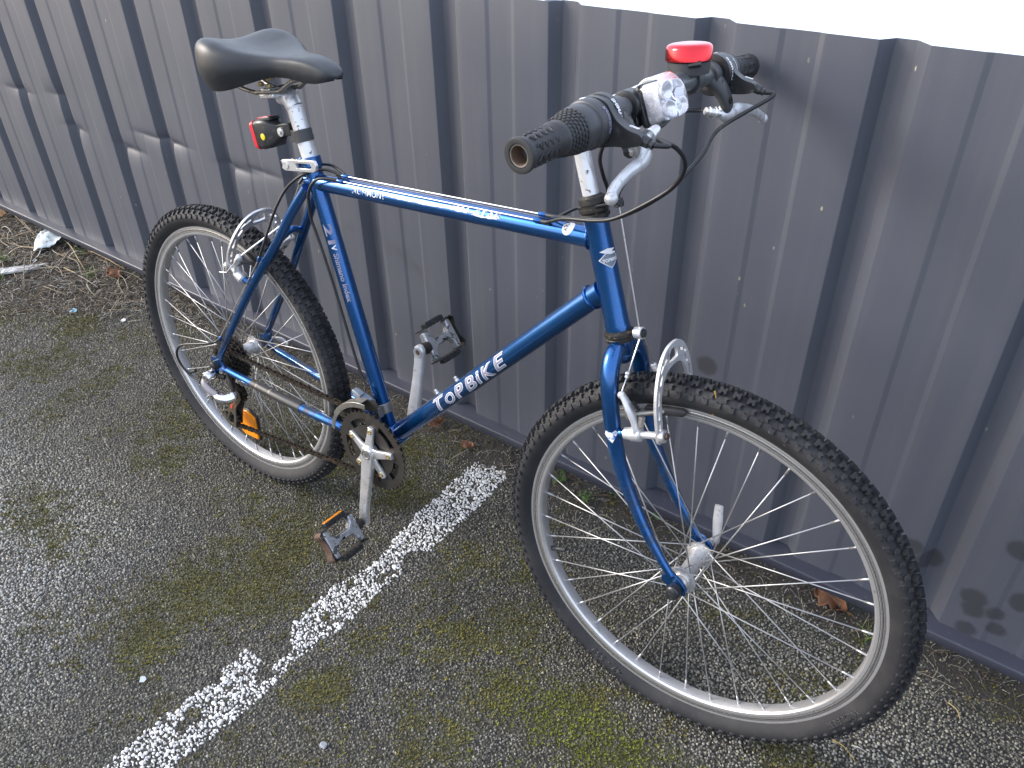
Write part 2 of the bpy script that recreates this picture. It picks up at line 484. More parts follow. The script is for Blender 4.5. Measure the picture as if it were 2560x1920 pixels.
# damp round spots low on the sheet
flat = t.n.new('ShaderNodeVectorMath'); flat.operation = 'MULTIPLY'; t.link(pos, flat.inputs[0]); flat.inputs[1].default_value = (1, 0, 1)
wob = t.noise(60, 2)
spots = None
for sx, sz, sr in [(1.332, .206, .021), (1.303, .231, .017), (1.416, .177, .02), (1.421, .152, .018), (1.452, .161, .013), (1.463, .128, .014), (1.423, .102, .016), (1.446, .309, .019), (1.478, .206, .018), (.889, .448, .019), (1.53, .24, .02), (1.56, .15, .016)]:
    d = t.n.new('ShaderNodeVectorMath'); d.operation = 'DISTANCE'; t.link(flat.outputs[0], d.inputs[0]); d.inputs[1].default_value = (sx + S0, 0, sz)
    m = t.rng(t.math('ADD', d.outputs['Value'], t.math('MULTIPLY', wob, .012)), sr + .010, sr + .003)
    spots = m if spots is None else t.math('MAXIMUM', spots, m)
c = t.mix(t.math('MULTIPLY', spots, .62), c, (.016, .015, .016))
# faint darker arc, broken up by noise
d = t.n.new('ShaderNodeVectorMath'); d.operation = 'DISTANCE'; t.link(flat.outputs[0], d.inputs[0]); d.inputs[1].default_value = (.03, 0, .18)
arc = t.math('MULTIPLY', t.rng(t.math('ABSOLUTE', t.math('SUBTRACT', d.outputs['Value'], .305)), .022, .004), t.rng(t.noise(14, 4), .42, .62))
c = t.mix(t.math('MULTIPLY', arc, .3), c, (.02, .02, .02))
rough = t.rng(t.noise(7, 4), .3, .7, .43, .52)
t.set(Base_Color=c, Roughness=rough, Specular_IOR_Level=.85)
t.bump(t.noise(1, 2, .4, t.stretch(9, 9, 3)), .25, .004)
M['sheet'] = t.m
M['rail_paint'] = mat('anthracite_rail_paint', (.036, .039, .056), .45, var=.1, vscale=6, dirt=[((.13, .12, .10), 160, .60, .78, .8, 0), ((.09, .10, .035), 7, .66, .82, .8, 0)])

fence = tag(empty('fence', (0, Y0, 0)), 'long dark anthracite fence of ribbed metal sheets behind the blue bicycle', 'fence')
fence.rotation_euler = (0, 0, PSI)
GROOVE = [(0.0, 0), (.0015, -.0010), (.0155, -.0205), (.0175, -.0220), (.0435, -.0220), (.0455, -.0205), (.0640, -.0010), (.0655, 0),
          (.1290, 0), (.1310, -.0003), (.1370, -.0021), (.1390, -.0024), (.1850, -.0024), (.1870, -.0021), (.1930, -.0003), (.1950, 0), (.228, 0)]
DENTS = [  # s, z, depth, half width, half height
    (-1.262, .507, .011, .05, .030), (-.964, .498, .012, .06, .026), (-.716, .560, .010, .055, .022), (-.452, .543, .011, .06, .024),
    (-1.315, .60, .008, .05, .06), (-.83, .56, .006, .07, .02), (-.34, .556, .006, .07, .018), (-1.56, .58, .009, .07, .03)]
def panel_mesh(name, xs0, fine):
    prof = []
    for k in range(5):
        for x, d in GROOVE:
            prof.append((k * PITCH + x, d))
    lo, hi = .030, .030 + 4 * PITCH
    prof = [(lo, -.022)] + [q for q in prof if lo + .001 < q[0] < hi - .001] + [(hi, -.022)]
    if fine:
        zz = np.unique(np.round(np.concatenate([np.linspace(Z_LEDGE - .001, .44, 9), np.linspace(.44, .66, 45), np.linspace(.66, H_TOP, 8)]), 5))
        extra = []
        for a, b in zip(prof[:-1], prof[1:]):
            extra.append(a); n = int((b[0] - a[0]) / .012)
            for i in range(1, n): extra.append((a[0] + (b[0] - a[0]) * i / n, a[1] + (b[1] - a[1]) * i / n))
        prof = extra + [prof[-1]]
    else:
        zz = np.array([Z_LEDGE - .001, .55, H_TOP])
    v = []
    for z in zz:
        for x, d in prof:
            s = xs0 + x; dd = 0
            if fine:
                for ds, dz, dep, ws, wz in DENTS:
                    a = ((s - S0 - ds) / ws) ** 2
                    if a < 6:
                        q = (z - dz) / wz
                        dd += dep * math.exp(-a) * math.exp(-abs(q) * 1.2 if q < 0 else -abs(q) * 2.4)
                dd += .0012 * math.sin(s * 5.1 + z * 2.2) * math.sin(z * 3.0)
                top = H_TOP + .0012 * math.sin(s * 9)
            v.append((s, -(d - dd), z))
    n = len(prof); f = [(i * n + k, i * n + k + 1, (i + 1) * n + k + 1, (i + 1) * n + k) for i in range(len(zz) - 1) for k in range(n - 1)]
    me = bpy.data.meshes.new(name); me.from_pydata(v, [], f); me.materials.append(M['sheet']); me.shade_smooth()
    return me
plain = panel_mesh('sheet_panel', 0, False)
for k in range(-9, 7):
    if -3 <= k <= 1:
        o = bpy.data.objects.new('sheet_panel', panel_mesh('sheet_panel', S0 + 4 * PITCH * k, True))
    else:
        o = bpy.data.objects.new('sheet_panel', plain); o.location.x = S0 + 4 * PITCH * k
    COL.objects.link(o); o.parent = fence
    sm = o.modifiers.new('thickness', 'SOLIDIFY'); sm.thickness = .0008; sm.offset = 1
    w = o.modifiers.new('normals', 'WEIGHTED_NORMAL'); w.keep_sharp = False
# bottom rail: a folded channel whose ledge carries the sheets
LO, HI = -9.6, 7.4
ry = -D_LEDGE
rp = [(.036, Z_LEDGE), (ry + .003, Z_LEDGE), (ry + .0008, Z_LEDGE - .0009), (ry, Z_LEDGE - .003), (ry, Z_RAIL + .002), (ry + .0015, Z_RAIL), (ry + .016, Z_RAIL), (ry + .016, Z_RAIL + .0012), (.036, Z_RAIL + .0012)]
mb = MB(); xs = np.linspace(LO, HI, 40)
mb.add([(x, y, z) for x in xs for y, z in rp], [(i * 9 + k, i * 9 + (k + 1) % 9, (i + 1) * 9 + (k + 1) % 9, (i + 1) * 9 + k) for i in range(39) for k in range(9)] + [tuple(range(9)), tuple(39 * 9 + k for k in range(8, -1, -1))])
rail = obj('bottom_rail', mb, M['rail_paint'], fence, angle=60)
for k in range(-4, 4):          # steel posts behind the sheets carry the fence
    mb = MB(); mb.box((k * 2.11 + .52, .072, .5), (1, 0, 0), (0, 1, 0), (0, 0, 1), (.06, .06, 1.02))
    obj('post', mb, M['rail_paint'], fence, bevel=.003)
mb = MB(); mb.box((-1.1, .031, .62), (1, 0, 0), (0, 1, 0), (0, 0, 1), (16.8, .016, .05)); obj('back_rail', mb, M['rail_paint'], fence)

# ------------------------------------------------------------------ ground
PATCHES = [(.27, -.16, .11, 1), (.30, -.26, .10, 1), (.22, -.01, .10, .7), (.20, -.33, .10, .6), (.14, -.43, .08, .6), (-.26, -.40, .07, .9), (-.27, -.33, .07, .8),
           (-.37, -.36, .07, .8), (-.215, -.40, .07, .9), (.853, -.136, .055, 1), (1.016, -.137, .06, 1.1), (.926, -.128, .06, 1.1), (.133, -.123, .12, .6), (.312, .17, .12, .7),
           (.21, -.47, .08, .6), (.678, -.076, .08, .7), (.964, -.112, .06, 1.1), (.741, -.281, .09, .6), (-.306, -.07, .16, .55), (.14, -.20, .10, .7), (1.06, -.136, .05, 1.0),
           (1.282, .023, .05, .9), (.62, .02, .12, .65), (.60, -.15, .12, .6), (.74, .12, .10, .55), (.72, -.03, .08, .6), (.06, .12, .14, .6), (.18, .24, .14, .55), (-1.05, .12, .12, .7), (-1.25, .02, .12, .6),
           (-.80, .02, .2, .4), (.56, -.32, .08, .7), (1.0, .30, .08, .3), (1.28, .17, .06, .5), (.35, -.05, .08, .6)]
def moss_mask(x, y):
    m = np.zeros_like(x)
    for px, py, r, a in PATCHES:
        m = np.maximum(m, a * np.exp(-((x - px) ** 2 + (y - py) ** 2) / (r * r)))
    n = fbm(x, y, 9, 3, 5); n2 = fbm(x, y, 55, 9, 3)
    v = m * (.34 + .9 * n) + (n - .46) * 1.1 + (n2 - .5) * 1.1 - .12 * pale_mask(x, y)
    return np.clip((v - .16) / .62, 0, 1)
def litter_mask(x, y):
    g = fbm(x, y, 5, 21, 4)
    left = np.clip((-.84 - x) / .25, 0, 1) * np.clip((y - .065 + (-1.1 - x) * .12 + (g - .5) * .35) / .12, 0, 1)
    edge = np.clip((y - .285 - (g - .5) * .09) / .05, 0, 1)
    return np.clip(np.maximum(left, edge * .9), 0, 1)
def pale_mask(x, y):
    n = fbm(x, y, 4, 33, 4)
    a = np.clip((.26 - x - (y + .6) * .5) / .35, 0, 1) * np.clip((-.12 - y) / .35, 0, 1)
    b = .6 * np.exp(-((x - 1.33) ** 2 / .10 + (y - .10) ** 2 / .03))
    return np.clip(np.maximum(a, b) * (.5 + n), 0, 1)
def ground_z(x, y):
    bump = .016 * np.clip((y - .30) / .12, 0, 1) * np.clip((.75 - y) / .15, 0, 1) * (.4 + .9 * fbm(x, y, 6, 41, 3))
    bump = bump + .022 * np.clip((-1.0 - x) / .5, 0, 1) * np.clip((y - .12) / .25, 0, 1) * np.clip((.9 - y) / .2, 0, 1) * fbm(x, y, 7, 43, 3)
    fall = np.where(y > 1.6, -(y - 1.6) * .6, 0)
    return bump + fall
gx = np.unique(np.round(np.concatenate([np.array([-70, -45, -28, -18, -12, -8, -6, -5, -4, -3.4, -3.0]), np.arange(-2.8, 2.41, .025), np.array([2.6, 3, 3.6, 4.5, 6, 9, 14, 22, 40, 70])]), 4))
gy = np.unique(np.round(np.concatenate([np.array([-70, -45, -28, -18, -12, -8, -5, -3.5, -2.6, -2, -1.6, -1.3]), np.arange(-1.1, .86, .025), np.array([1, 1.2, 1.6, 2.4, 4, 8, 16, 30])]), 4))
X, Y = np.meshgrid(gx, gy)
Z = ground_z(X, Y)
nx, ny = len(gx), len(gy)
gv = np.stack([X.ravel(), Y.ravel(), Z.ravel()], 1)
gf = [(j * nx + i, j * nx + i + 1, (j + 1) * nx + i + 1, (j + 1) * nx + i) for j in range(ny - 1) for i in range(nx - 1)]
gm = bpy.data.meshes.new('ground'); gm.from_pydata(gv.tolist(), [], gf); gm.shade_smooth()
at = gm.attributes.new('cover', 'FLOAT_COLOR', 'POINT')
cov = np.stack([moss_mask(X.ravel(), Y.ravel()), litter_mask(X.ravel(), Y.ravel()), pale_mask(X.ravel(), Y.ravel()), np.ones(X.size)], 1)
at.data.foreach_set('color', cov.astype(np.float32).ravel())
t = NT('mossy_asphalt')
a = t.n.new('ShaderNodeAttribute'); a.attribute_name = 'cover'
sc = t.n.new('ShaderNodeSeparateColor'); t.link(a.outputs['Color'], sc.inputs[0])
v1 = t.n.new('ShaderNodeTexVoronoi'); v1.inputs['Scale'].default_value = 210; t.link(t.tc.outputs['Object'], v1.inputs['Vector'])
v2 = t.n.new('ShaderNodeTexVoronoi'); v2.inputs['Scale'].default_value = 420; t.link(t.tc.outputs['Object'], v2.inputs['Vector'])
s1 = t.n.new('ShaderNodeSeparateColor'); t.link(v1.outputs['Color'], s1.inputs[0])
c = t.mix(s1.outputs[0], (.042, .040, .035), (.19, .18, .15))
c = t.mix(t.rng(v1.outputs['Distance'], .25, .6), c, (.014, .014, .014))
c = t.mix(t.rng(t.noise(5, 4), .4, .7, 0, .5), c, (.03, .027, .022))
mossc = t.mix(t.noise(240, 3), (.022, .024, .008), (.085, .083, .017))
c = t.mix(t.math('MULTIPLY', sc.outputs[0], t.rng(t.noise(330, 3), .3, .6)), c, mossc)
soil = t.mix(t.noise(90, 5, .7), (.010, .009, .007), (.045, .037, .028))
c = t.mix(sc.outputs[1], c, soil)
t.set(Base_Color=c, Roughness=.86)
t.bump(t.math('ADD', t.math('MULTIPLY', v1.outputs['Distance'], -1), t.math('MULTIPLY', t.noise(500, 3), .5)), .8, .003)
gm.materials.append(t.m)
ground = bpy.data.objects.new('ground', gm); COL.objects.link(ground); tag(ground, 'dark mossy asphalt ground under the bicycle and along the fence', kind='structure')

def in_view(P, margin):
    q = (P - CAM_POS) @ CAM_ROT
    d = np.maximum(-q[:, 2], .05)
    px = 1280 + F_PX * q[:, 0] / d; py = 960 - F_PX * q[:, 1] / d
    return (px > -margin) & (px < 2560 + margin) & (py > -margin) & (py < 1920 + margin)
def jitter_grid(x0, x1, y0, y1, sp, j=.48):
    a, b = np.meshgrid(np.arange(x0, x1, sp), np.arange(y0, y1, sp))
    a = a.ravel() + RNG.uniform(-j, j, a.size) * sp; b = b.ravel() + RNG.uniform(-j, j, b.size) * sp
    return a, b
def chip_mesh(name, x, y, r, h, col, material, lift=0.0, sides=6, rough_edge=0):
    """one low dome per point: irregular base ring, smaller tilted top ring, closed top"""
    n = len(x); k = sides
    ang = (np.arange(k) * 2 * math.pi / k)[None] + RNG.uniform(0, 6.28, (n, 1)) + RNG.uniform(-.35, .35, (n, k))
    rad = r[:, None] * RNG.uniform(.65 - .2 * rough_edge, 1.15 + .2 * rough_edge, (n, k))
    asp = RNG.uniform(.65 - .2 * rough_edge, 1.0, (n, 1)); rot = RNG.uniform(0, 3.14, (n, 1))
    ex, ey = np.cos(ang) * rad, np.sin(ang) * rad * asp
    bx, by = ex * np.cos(rot) - ey * np.sin(rot), ex * np.sin(rot) + ey * np.cos(rot)
    z0 = ground_z(x, y) + lift
    tx, ty = RNG.uniform(-.25, .25, (n, 1)), RNG.uniform(-.25, .25, (n, 1))
    base = np.stack([x[:, None] + bx, y[:, None] + by, np.repeat((z0 - .0012)[:, None], k, 1)], 2)
    tb = .62 + .12 * rough_edge
    top = np.stack([x[:, None] + bx * tb, y[:, None] + by * tb, z0[:, None] + h[:, None] * (1 + RNG.uniform(-.25, .25, (n, k))) + bx * tx + by * ty], 2)
    v = np.concatenate([base, top], 1).reshape(-1, 3)
    i0 = (np.arange(n) * 2 * k)[:, None]
    quads = []
    for q in range(k):
        l = (q + 1) % k
        quads.append(np.stack([i0[:, 0] + q, i0[:, 0] + l, i0[:, 0] + k + l, i0[:, 0] + k + q], 1))
    quads = np.concatenate(quads)
    caps = i0 + k + np.arange(k)[None]
    loops = np.concatenate([quads.ravel(), caps.ravel()])
    starts = np.concatenate([np.arange(len(quads)) * 4, len(quads) * 4 + np.arange(n) * k])
    me = bpy.data.meshes.new(name)
    me.vertices.add(len(v)); me.vertices.foreach_set('co', v.astype(np.float32).ravel())
    me.loops.add(len(loops)); me.loops.foreach_set('vertex_index', loops.astype(np.int32))
    me.polygons.add(len(starts)); me.polygons.foreach_set('loop_start', starts.astype(np.int32))
    me.update(calc_edges=True)
    at = me.attributes.new('tint', 'FLOAT_COLOR', 'POINT')
    cc = np.repeat(np.concatenate([col, np.ones((n, 1))], 1), 2 * k, axis=0)
    at.data.foreach_set('color', cc.astype(np.float32).ravel())
    me.materials.append(material)
    o = bpy.data.objects.new(name, me); COL.objects.link(o)
    return o
def tinted(name, rough, spec=.4, mottled=.25, scale=500):
    t = NT(name); a = t.n.new('ShaderNodeAttribute'); a.attribute_name = 'tint'
    hsv = t.n.new('ShaderNodeHueSaturation'); t.link(a.outputs['Color'], hsv.inputs['Color'])
    t.link(t.rng(t.noise(scale, 3), .3, .7, 1 - mottled, 1 + mottled), hsv.inputs['Value'])
    t.set(Base_Color=hsv.outputs[0], Roughness=rough, Specular_IOR_Level=spec); return t.m

# painted line: outline of what is left of the paint
LINE_L = [(.330, .402), (.312, .396), (.209, .402), (.099, .402), (.03, .412), (-.014, .425), (-.07, .422), (-.171, .400), (-.226, .403), (-.278, .407), (-.285, .432), (-.303, .442), (-.343, .447), (-.352, .428),
          (-.352, .403), (-.357, .379), (-.408, .378), (-.426, .395), (-.463, .377), (-.507, .382), (-.53, .370), (-.565, .371), (-.636, .373), (-1.4, .372)]
LINE_R = [(.335, .490), (.233, .504), (.124, .501), (.03, .503), (.008, .466), (-.02, .468), (-.052, .494), (-.099, .489), (-.141, .491), (-.221, .491), (-.269, .478), (-.329, .475), (-.406, .485), (-.459, .482), (-.503, .476), (-.554, .465), (-.60, .48), (-1.4, .48)]
def line_inside(x, y):
    l = np.interp(-y, [-q[0] for q in LINE_L], [q[1] for q in LINE_L]); r = np.interp(-y, [-q[0] for q in LINE_R], [q[1] for q in LINE_R])
    n = fbm(x, y, 60, 77, 3) - .5
    m = (x > l + n * .012) & (x < r + n * .014) & (y < .322 + n * .02)
    for bx, by, br in [(.411, -.496, .014), (.418, -.523, .013), (.452, -.372, .016), (.436, -.36, .012), (.40, -.10, .008), (.447, -.315, .007)]:
        m &= (x - bx) ** 2 + (y - by) ** 2 > (br * (1 + n)) ** 2
    return m & (fbm(x, y, 38, 91, 3) > .30)
# loose and bedded stone chips of the asphalt face
cx1, cy1 = jitter_grid(-1.0, 2.5, -1.15, .46, .0060)
cx2, cy2 = jitter_grid(-2.5, -1.0, -.55, .46, .0105)
cx, cy = np.concatenate([cx1, cx2]), np.concatenate([cy1, cy2])
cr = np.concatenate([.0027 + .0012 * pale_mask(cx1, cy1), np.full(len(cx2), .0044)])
keep = in_view(np.stack([cx, cy, np.zeros_like(cx)], 1), np.where(cx > .9, 650, 330))
cx, cy, cr = cx[keep], cy[keep], cr[keep]
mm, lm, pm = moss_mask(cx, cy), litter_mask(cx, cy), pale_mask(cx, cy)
u = RNG.uniform(0, 1, len(cx))
keep = (u > mm * .45) & (RNG.uniform(0, 1, len(cx)) > lm * .8) & (RNG.uniform(0, 1, len(cx)) < .9)
white = line_inside(cx, cy)
kg = keep & ~white
n = kg.sum()
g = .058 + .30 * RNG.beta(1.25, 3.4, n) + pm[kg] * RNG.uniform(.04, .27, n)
g = np.where(RNG.uniform(0, 1, n) < .02, RNG.uniform(.22, .42, n), g)
warm = RNG.uniform(-.07, .10, n)[:, None]
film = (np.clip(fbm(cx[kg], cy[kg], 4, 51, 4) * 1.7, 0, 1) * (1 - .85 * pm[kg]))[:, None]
col = g[:, None] * (np.array([[1, .985, .97]]) + warm * np.array([[1, .2, -.9]]))
col = col * (1 - .8 * film) + .8 * film * g[:, None] * np.array([[.98, .88, .58]])
col = col * (1 - .55 * mm[kg][:, None]) + .55 * mm[kg][:, None] * np.array([[.05, .05, .014]])
gravel = chip_mesh('asphalt_gravel', cx[kg], cy[kg], cr[kg] * RNG.uniform(.65, 1.25, n), RNG.uniform(.0006, .0030, n), np.clip(col, .008, 1), tinted('asphalt_chip', .62))
tag(gravel, 'bedded grey stone chips of the worn asphalt', kind='stuff')
wx, wy = jitter_grid(.35, .53, -1.0, .34, .0056)
k = line_inside(wx, wy) & (RNG.uniform(0, 1, len(wx)) < .93); wx, wy = wx[k], wy[k]; n = len(wx)
wg = RNG.uniform(.52, .80, n) * np.where(RNG.uniform(0, 1, n) < .08, .55, 1)
line = chip_mesh('painted_line', wx, wy, np.full(n, .0036) * RNG.uniform(.55, 1.0, n) * np.where(RNG.uniform(0, 1, n) < .22, 1.7, 1), RNG.uniform(.0012, .0026, n), wg[:, None] * np.array([[1, .985, .96]]), tinted('white_road_paint', .6, mottled=.08), lift=.0004, sides=7, rough_edge=1)
tag(line, 'worn white parking line painted over stone chips, running away from the fence', kind='structure')

# moss tufts
mx, my = jitter_grid(-1.6, 2.4, -1.1, .44, .0050)
k = in_view(np.stack([mx, my, np.zeros_like(mx)], 1), 400); mx, my = mx[k], my[k]
k = (RNG.uniform(0, 1, len(mx)) < moss_mask(mx, my) * .62) & ~line_inside(mx, my); mx, my = mx[k], my[k]
n = len(mx); B = 5
ang = RNG.uniform(0, 6.28, (n, B)); ln = RNG.uniform(.0022, .0052, (n, B)); hh = RNG.uniform(.0016, .0042, (n, B)); wd = RNG.uniform(.0008, .0017, (n, B))
o3 = np.stack([mx, my, ground_z(mx, my) + .0008], 1)[:, None]
dx, dy = np.cos(ang), np.sin(ang)
p0 = o3 + np.stack([-dy * wd, dx * wd, 0 * dx], 2); p1 = o3 + np.stack([dy * wd, -dx * wd, 0 * dx], 2); p2 = o3 + np.stack([dx * ln, dy * ln, hh], 2)
mv = np.stack([p0, p1, p2], 2).reshape(-1, 3)
me = bpy.data.meshes.new('moss'); me.from_pydata(mv.tolist(), [], np.arange(len(mv)).reshape(-1, 3).tolist())
at = me.attributes.new('tint', 'FLOAT_COLOR', 'POINT')
tw = fbm(mx, my, 12, 61, 3) * .8 + RNG.uniform(-.25, .25, n)
tw = np.clip((tw - .2) / .55, 0, 1)[:, None]
lush = np.clip((mx - .80) / .1, 0, 1)[:, None] * np.clip((-.05 - my) / .05, 0, 1)[:, None]
mc = (1 - tw) * np.array([[.095, .082, .036]]) + tw * np.array([[.165, .150, .040]])
mc = mc * (1 - .6 * lush) + .6 * lush * np.array([[.13, .16, .02]])
mc = mc * RNG.uniform(.6, 1.35, (n, 1))
at.data.foreach_set('color', np.repeat(np.concatenate([mc, np.ones((n, 1))], 1), 3 * B, axis=0).astype(np.float32).ravel())
me.materials.append(tinted('moss_green', .9, .1, .15))
moss = bpy.data.objects.new('moss', me); COL.objects.link(moss); tag(moss, 'olive green moss growing between the asphalt chips', kind='stuff')

# litter of dead stems and needles along the foot of the fence
def stems_mesh(name, items, material, sides=4):
    """items: (path Nx3, radius, colour)"""
    vs_, fs, cs, k0 = [], [], [], 0
    for P, r, c in items:
        P = np.asarray(P, float); m = len(P); T = np.gradient(P, axis=0); T /= np.linalg.norm(T, axis=1)[:, None] + 1e-9
        a = np.cross(T, V(.3, .1, 1)); a /= np.linalg.norm(a, axis=1)[:, None] + 1e-9; b = np.cross(T, a)
        th = np.arange(sides) * 2 * math.pi / sides
        rr = r * np.linspace(1, .55, m)
        v = P[:, None] + rr[:, None, None] * (np.cos(th)[None, :, None] * a[:, None] + np.sin(th)[None, :, None] * b[:, None])
        vs_.append(v.reshape(-1, 3)); cs.append(np.repeat([[*c, 1]], m * sides, axis=0))
        for i in range(m - 1):
            for q in range(sides):
                l = (q + 1) % sides; fs.append((k0 + i * sides + q, k0 + i * sides + l, k0 + (i + 1) * sides + l, k0 + (i + 1) * sides + q))
        k0 += m * sides
    me = bpy.data.meshes.new(name); me.from_pydata(np.concatenate(vs_).tolist(), [], fs)
    at = me.attributes.new('tint', 'FLOAT_COLOR', 'POINT'); at.data.foreach_set('color', np.concatenate(cs).astype(np.float32).ravel())
    me.materials.append(material); me.shade_smooth()
    o = bpy.data.objects.new(name, me); COL.objects.link(o); return o
M['stem'] = tinted('dry_stem', .8, .2, .3, 120)
STEMC = [(.24, .20, .145), (.32, .28, .22), (.15, .12, .09), (.38, .35, .29), (.10, .085, .075), (.30, .29, .275), (.17, .125, .08)]
items = []
lx, ly = RNG.uniform(-2.7, 2.4, 62000), RNG.uniform(-.05, .62, 62000)
k = (RNG.uniform(0, 1, len(lx)) < litter_mask(lx, ly) * np.where(lx < -.7, 1.0, .26) * np.where(ly > .45, .6, 1)); lx, ly = lx[k], ly[k]
k = in_view(np.stack([lx, ly, np.zeros_like(lx)], 1), 400); lx, ly = lx[k][:15000], ly[k][:15000]
lz = ground_z(lx, ly)
for x, y, z in zip(lx, ly, lz):
    L = RNG.uniform(.012, .055) * (1.7 if RNG.uniform() < .12 else 1); a = RNG.uniform(0, 6.28); bnd = RNG.uniform(-.8, .8)
    q = np.linspace(-.5, .5, 5); aa = a + bnd * q
    px = x + np.cumsum(np.cos(aa)) * L / 5; py = y + np.cumsum(np.sin(aa)) * L / 5
    lift = .002 + RNG.uniform(0, .010) * (1 - 4 * q * q) + RNG.uniform(-.004, .006) * q
    c = np.array(STEMC[RNG.integers(len(STEMC))]) * RNG.uniform(.4, 1.4) * (1 if x < -.6 else .7)
    items.append((np.stack([px, py, z + np.maximum(lift, .001)], 1), RNG.uniform(.0005, .0013), c))

# single long stems lying on top of the litter
TW = [[(-2.17, .443), (-1.948, .421), (-1.871, .435), (-1.758, .42), (-1.652, .404), (-1.539, .39), (-1.406, .348), (-1.312, .318), (-1.235, .275)],
      [(-2.141, .429), (-1.973, .412), (-1.794, .381), (-1.728, .367)], [(-1.837, .28), (-1.724, .278), (-1.637, .303), (-1.584, .326)],
      [(-1.912, .316), (-1.788, .306), (-1.709, .296), (-1.591, .314)], [(-1.849, .286), (-1.819, .334), (-1.768, .373)], [(-1.581, .21), (-1.597, .277), (-1.583, .32)],
      [(-1.588, .251), (-1.502, .201), (-1.387, .137)], [(-1.476, .327), (-1.416, .4)], [(-1.456, .333), (-1.382, .364), (-1.323, .385)],
      [(-1.159, .17), (-1.152, .229), (-1.165, .288)], [(-1.431, .107), (-1.381, .095), (-1.314, .064)], [(-1.456, .413), (-1.366, .401), (-1.263, .395), (-1.207, .401)],
      [(-1.405, .292), (-1.315, .285)], [(-1.898, .401), (-1.733, .364)], [(-1.964, .403), (-1.873, .433)], [(-2.2, .40), (-2.0, .36), (-1.85, .35)], [(-2.05, .33), (-1.9, .29), (-1.75, .27)],
      [(-1.63, .36), (-1.52, .33), (-1.40, .335), (-1.31, .30)], [(-1.52, .405), (-1.47, .35), (-1.42, .27)]]
TWL = {0: 'longest arched tan stem running along the rail past the face mask', 1: 'pale tan stem beside the fence rail left of the face mask', 2: 'straight tan stem pointing at the left corner of the face mask',
       3: 'thick tan stem lying just below the face mask', 5: 'brown stem lying between the white plank and the mask', 6: 'thin dark stem crossing the far end of the plank',
       8: 'thick yellowish stem among grass blades right of the mask', 9: 'pale grey stem lying on soil left of the rear tyre', 11: 'brown stem close under the rail left of the rear tyre', 17: 'thin curved stem touching the right edge of the face mask'}
for i, pts in enumerate(TW):
    P = np.array([(x, y, float(ground_z(np.array(x), np.array(y))) + .010 + .012 * math.sin(1 + j * 1.3 + i)) for j, (x, y) in enumerate(pts)])
    P, _ = catmull(P, np.ones(len(P)), 5)
    P[:, 2] += RNG.uniform(-.0015, .0015, len(P))
    it = (P, [.0032, .0026, .003, .0034, .0022, .0017, .002, .0016, .002][i % 9], np.array([(.30, .235, .15), (.26, .22, .165), (.20, .175, .15), (.34, .26, .16)][i % 4]))
    if i in TWL: tag(stems_mesh('twig', [it], M['stem'], 7), TWL[i], 'twig')
    else: items.append(it)
for k in range(90):             # longer loose stalks tangled in the corner
    x, y = RNG.uniform(-2.3, -1.05), RNG.uniform(.16, .44); L = RNG.uniform(.06, .2); a_ = RNG.normal(.1, .8); q = np.linspace(0, 1, 7); aa = a_ + RNG.uniform(-.8, .8) * q
    px = x + np.cumsum(np.cos(aa)) * L / 7; py = y + np.cumsum(np.sin(aa)) * L / 7
    items.append((np.stack([px, np.minimum(py, .45), ground_z(px, py) + .006 + .02 * np.sin(q * 3.1) * RNG.uniform(.1, 1)], 1), RNG.uniform(.0009, .0022), np.array(STEMC[RNG.integers(4)]) * RNG.uniform(.7, 1.3)))
lit = stems_mesh('plant_litter', items, M['stem'], 3); tag(lit, 'matted litter of broken dry stems at the foot of the fence', kind='stuff')
P = np.array([(-2.11, .36, .03), (-2.09, .37, .05), (-2.12, .372, .09), (-2.17, .368, .13), (-2.19, .37, .17)])
P2, _ = catmull(P, np.ones(5), 5)
o = stems_mesh('twig', [(P2, .0034, (.34, .33, .33)), (np.array([P[2], P[2] + V(.03, 0, .012), P[2] + V(.05, .004, .002)]), .0018, (.33, .32, .32))], M['stem'], 7)
tag(o, 'pale grey forked twig leaning up against the fence rail', 'twig')
stray = [((1.332, .097), (1.352, .093), (1.377, .079), 'thin yellow stem curving on the asphalt below the front tyre', (.36, .26, .08)), ((1.472, .282), (1.487, .272), (1.496, .26), 'short yellow straw lying on asphalt right of the front tyre', (.40, .31, .14)),
         ((1.361, .106), (1.372, .106), (1.385, .108), 'pale straight straw lying beside a curved yellow stem', (.5, .48, .42)), ((.08, .05), (.083, .10), (.09, .15), 'thin pale straw on open asphalt left of the rear tyre', (.35, .33, .28))]
for a, b, c, lab, cc in stray[:3]:
    P, _ = catmull(np.array([(*a, .004), (*b, .008), (*c, .004)]), np.ones(3), 5)
    tag(stems_mesh('straw', [(P, .0011, cc)], M['stem'], 6), lab, 'straw')

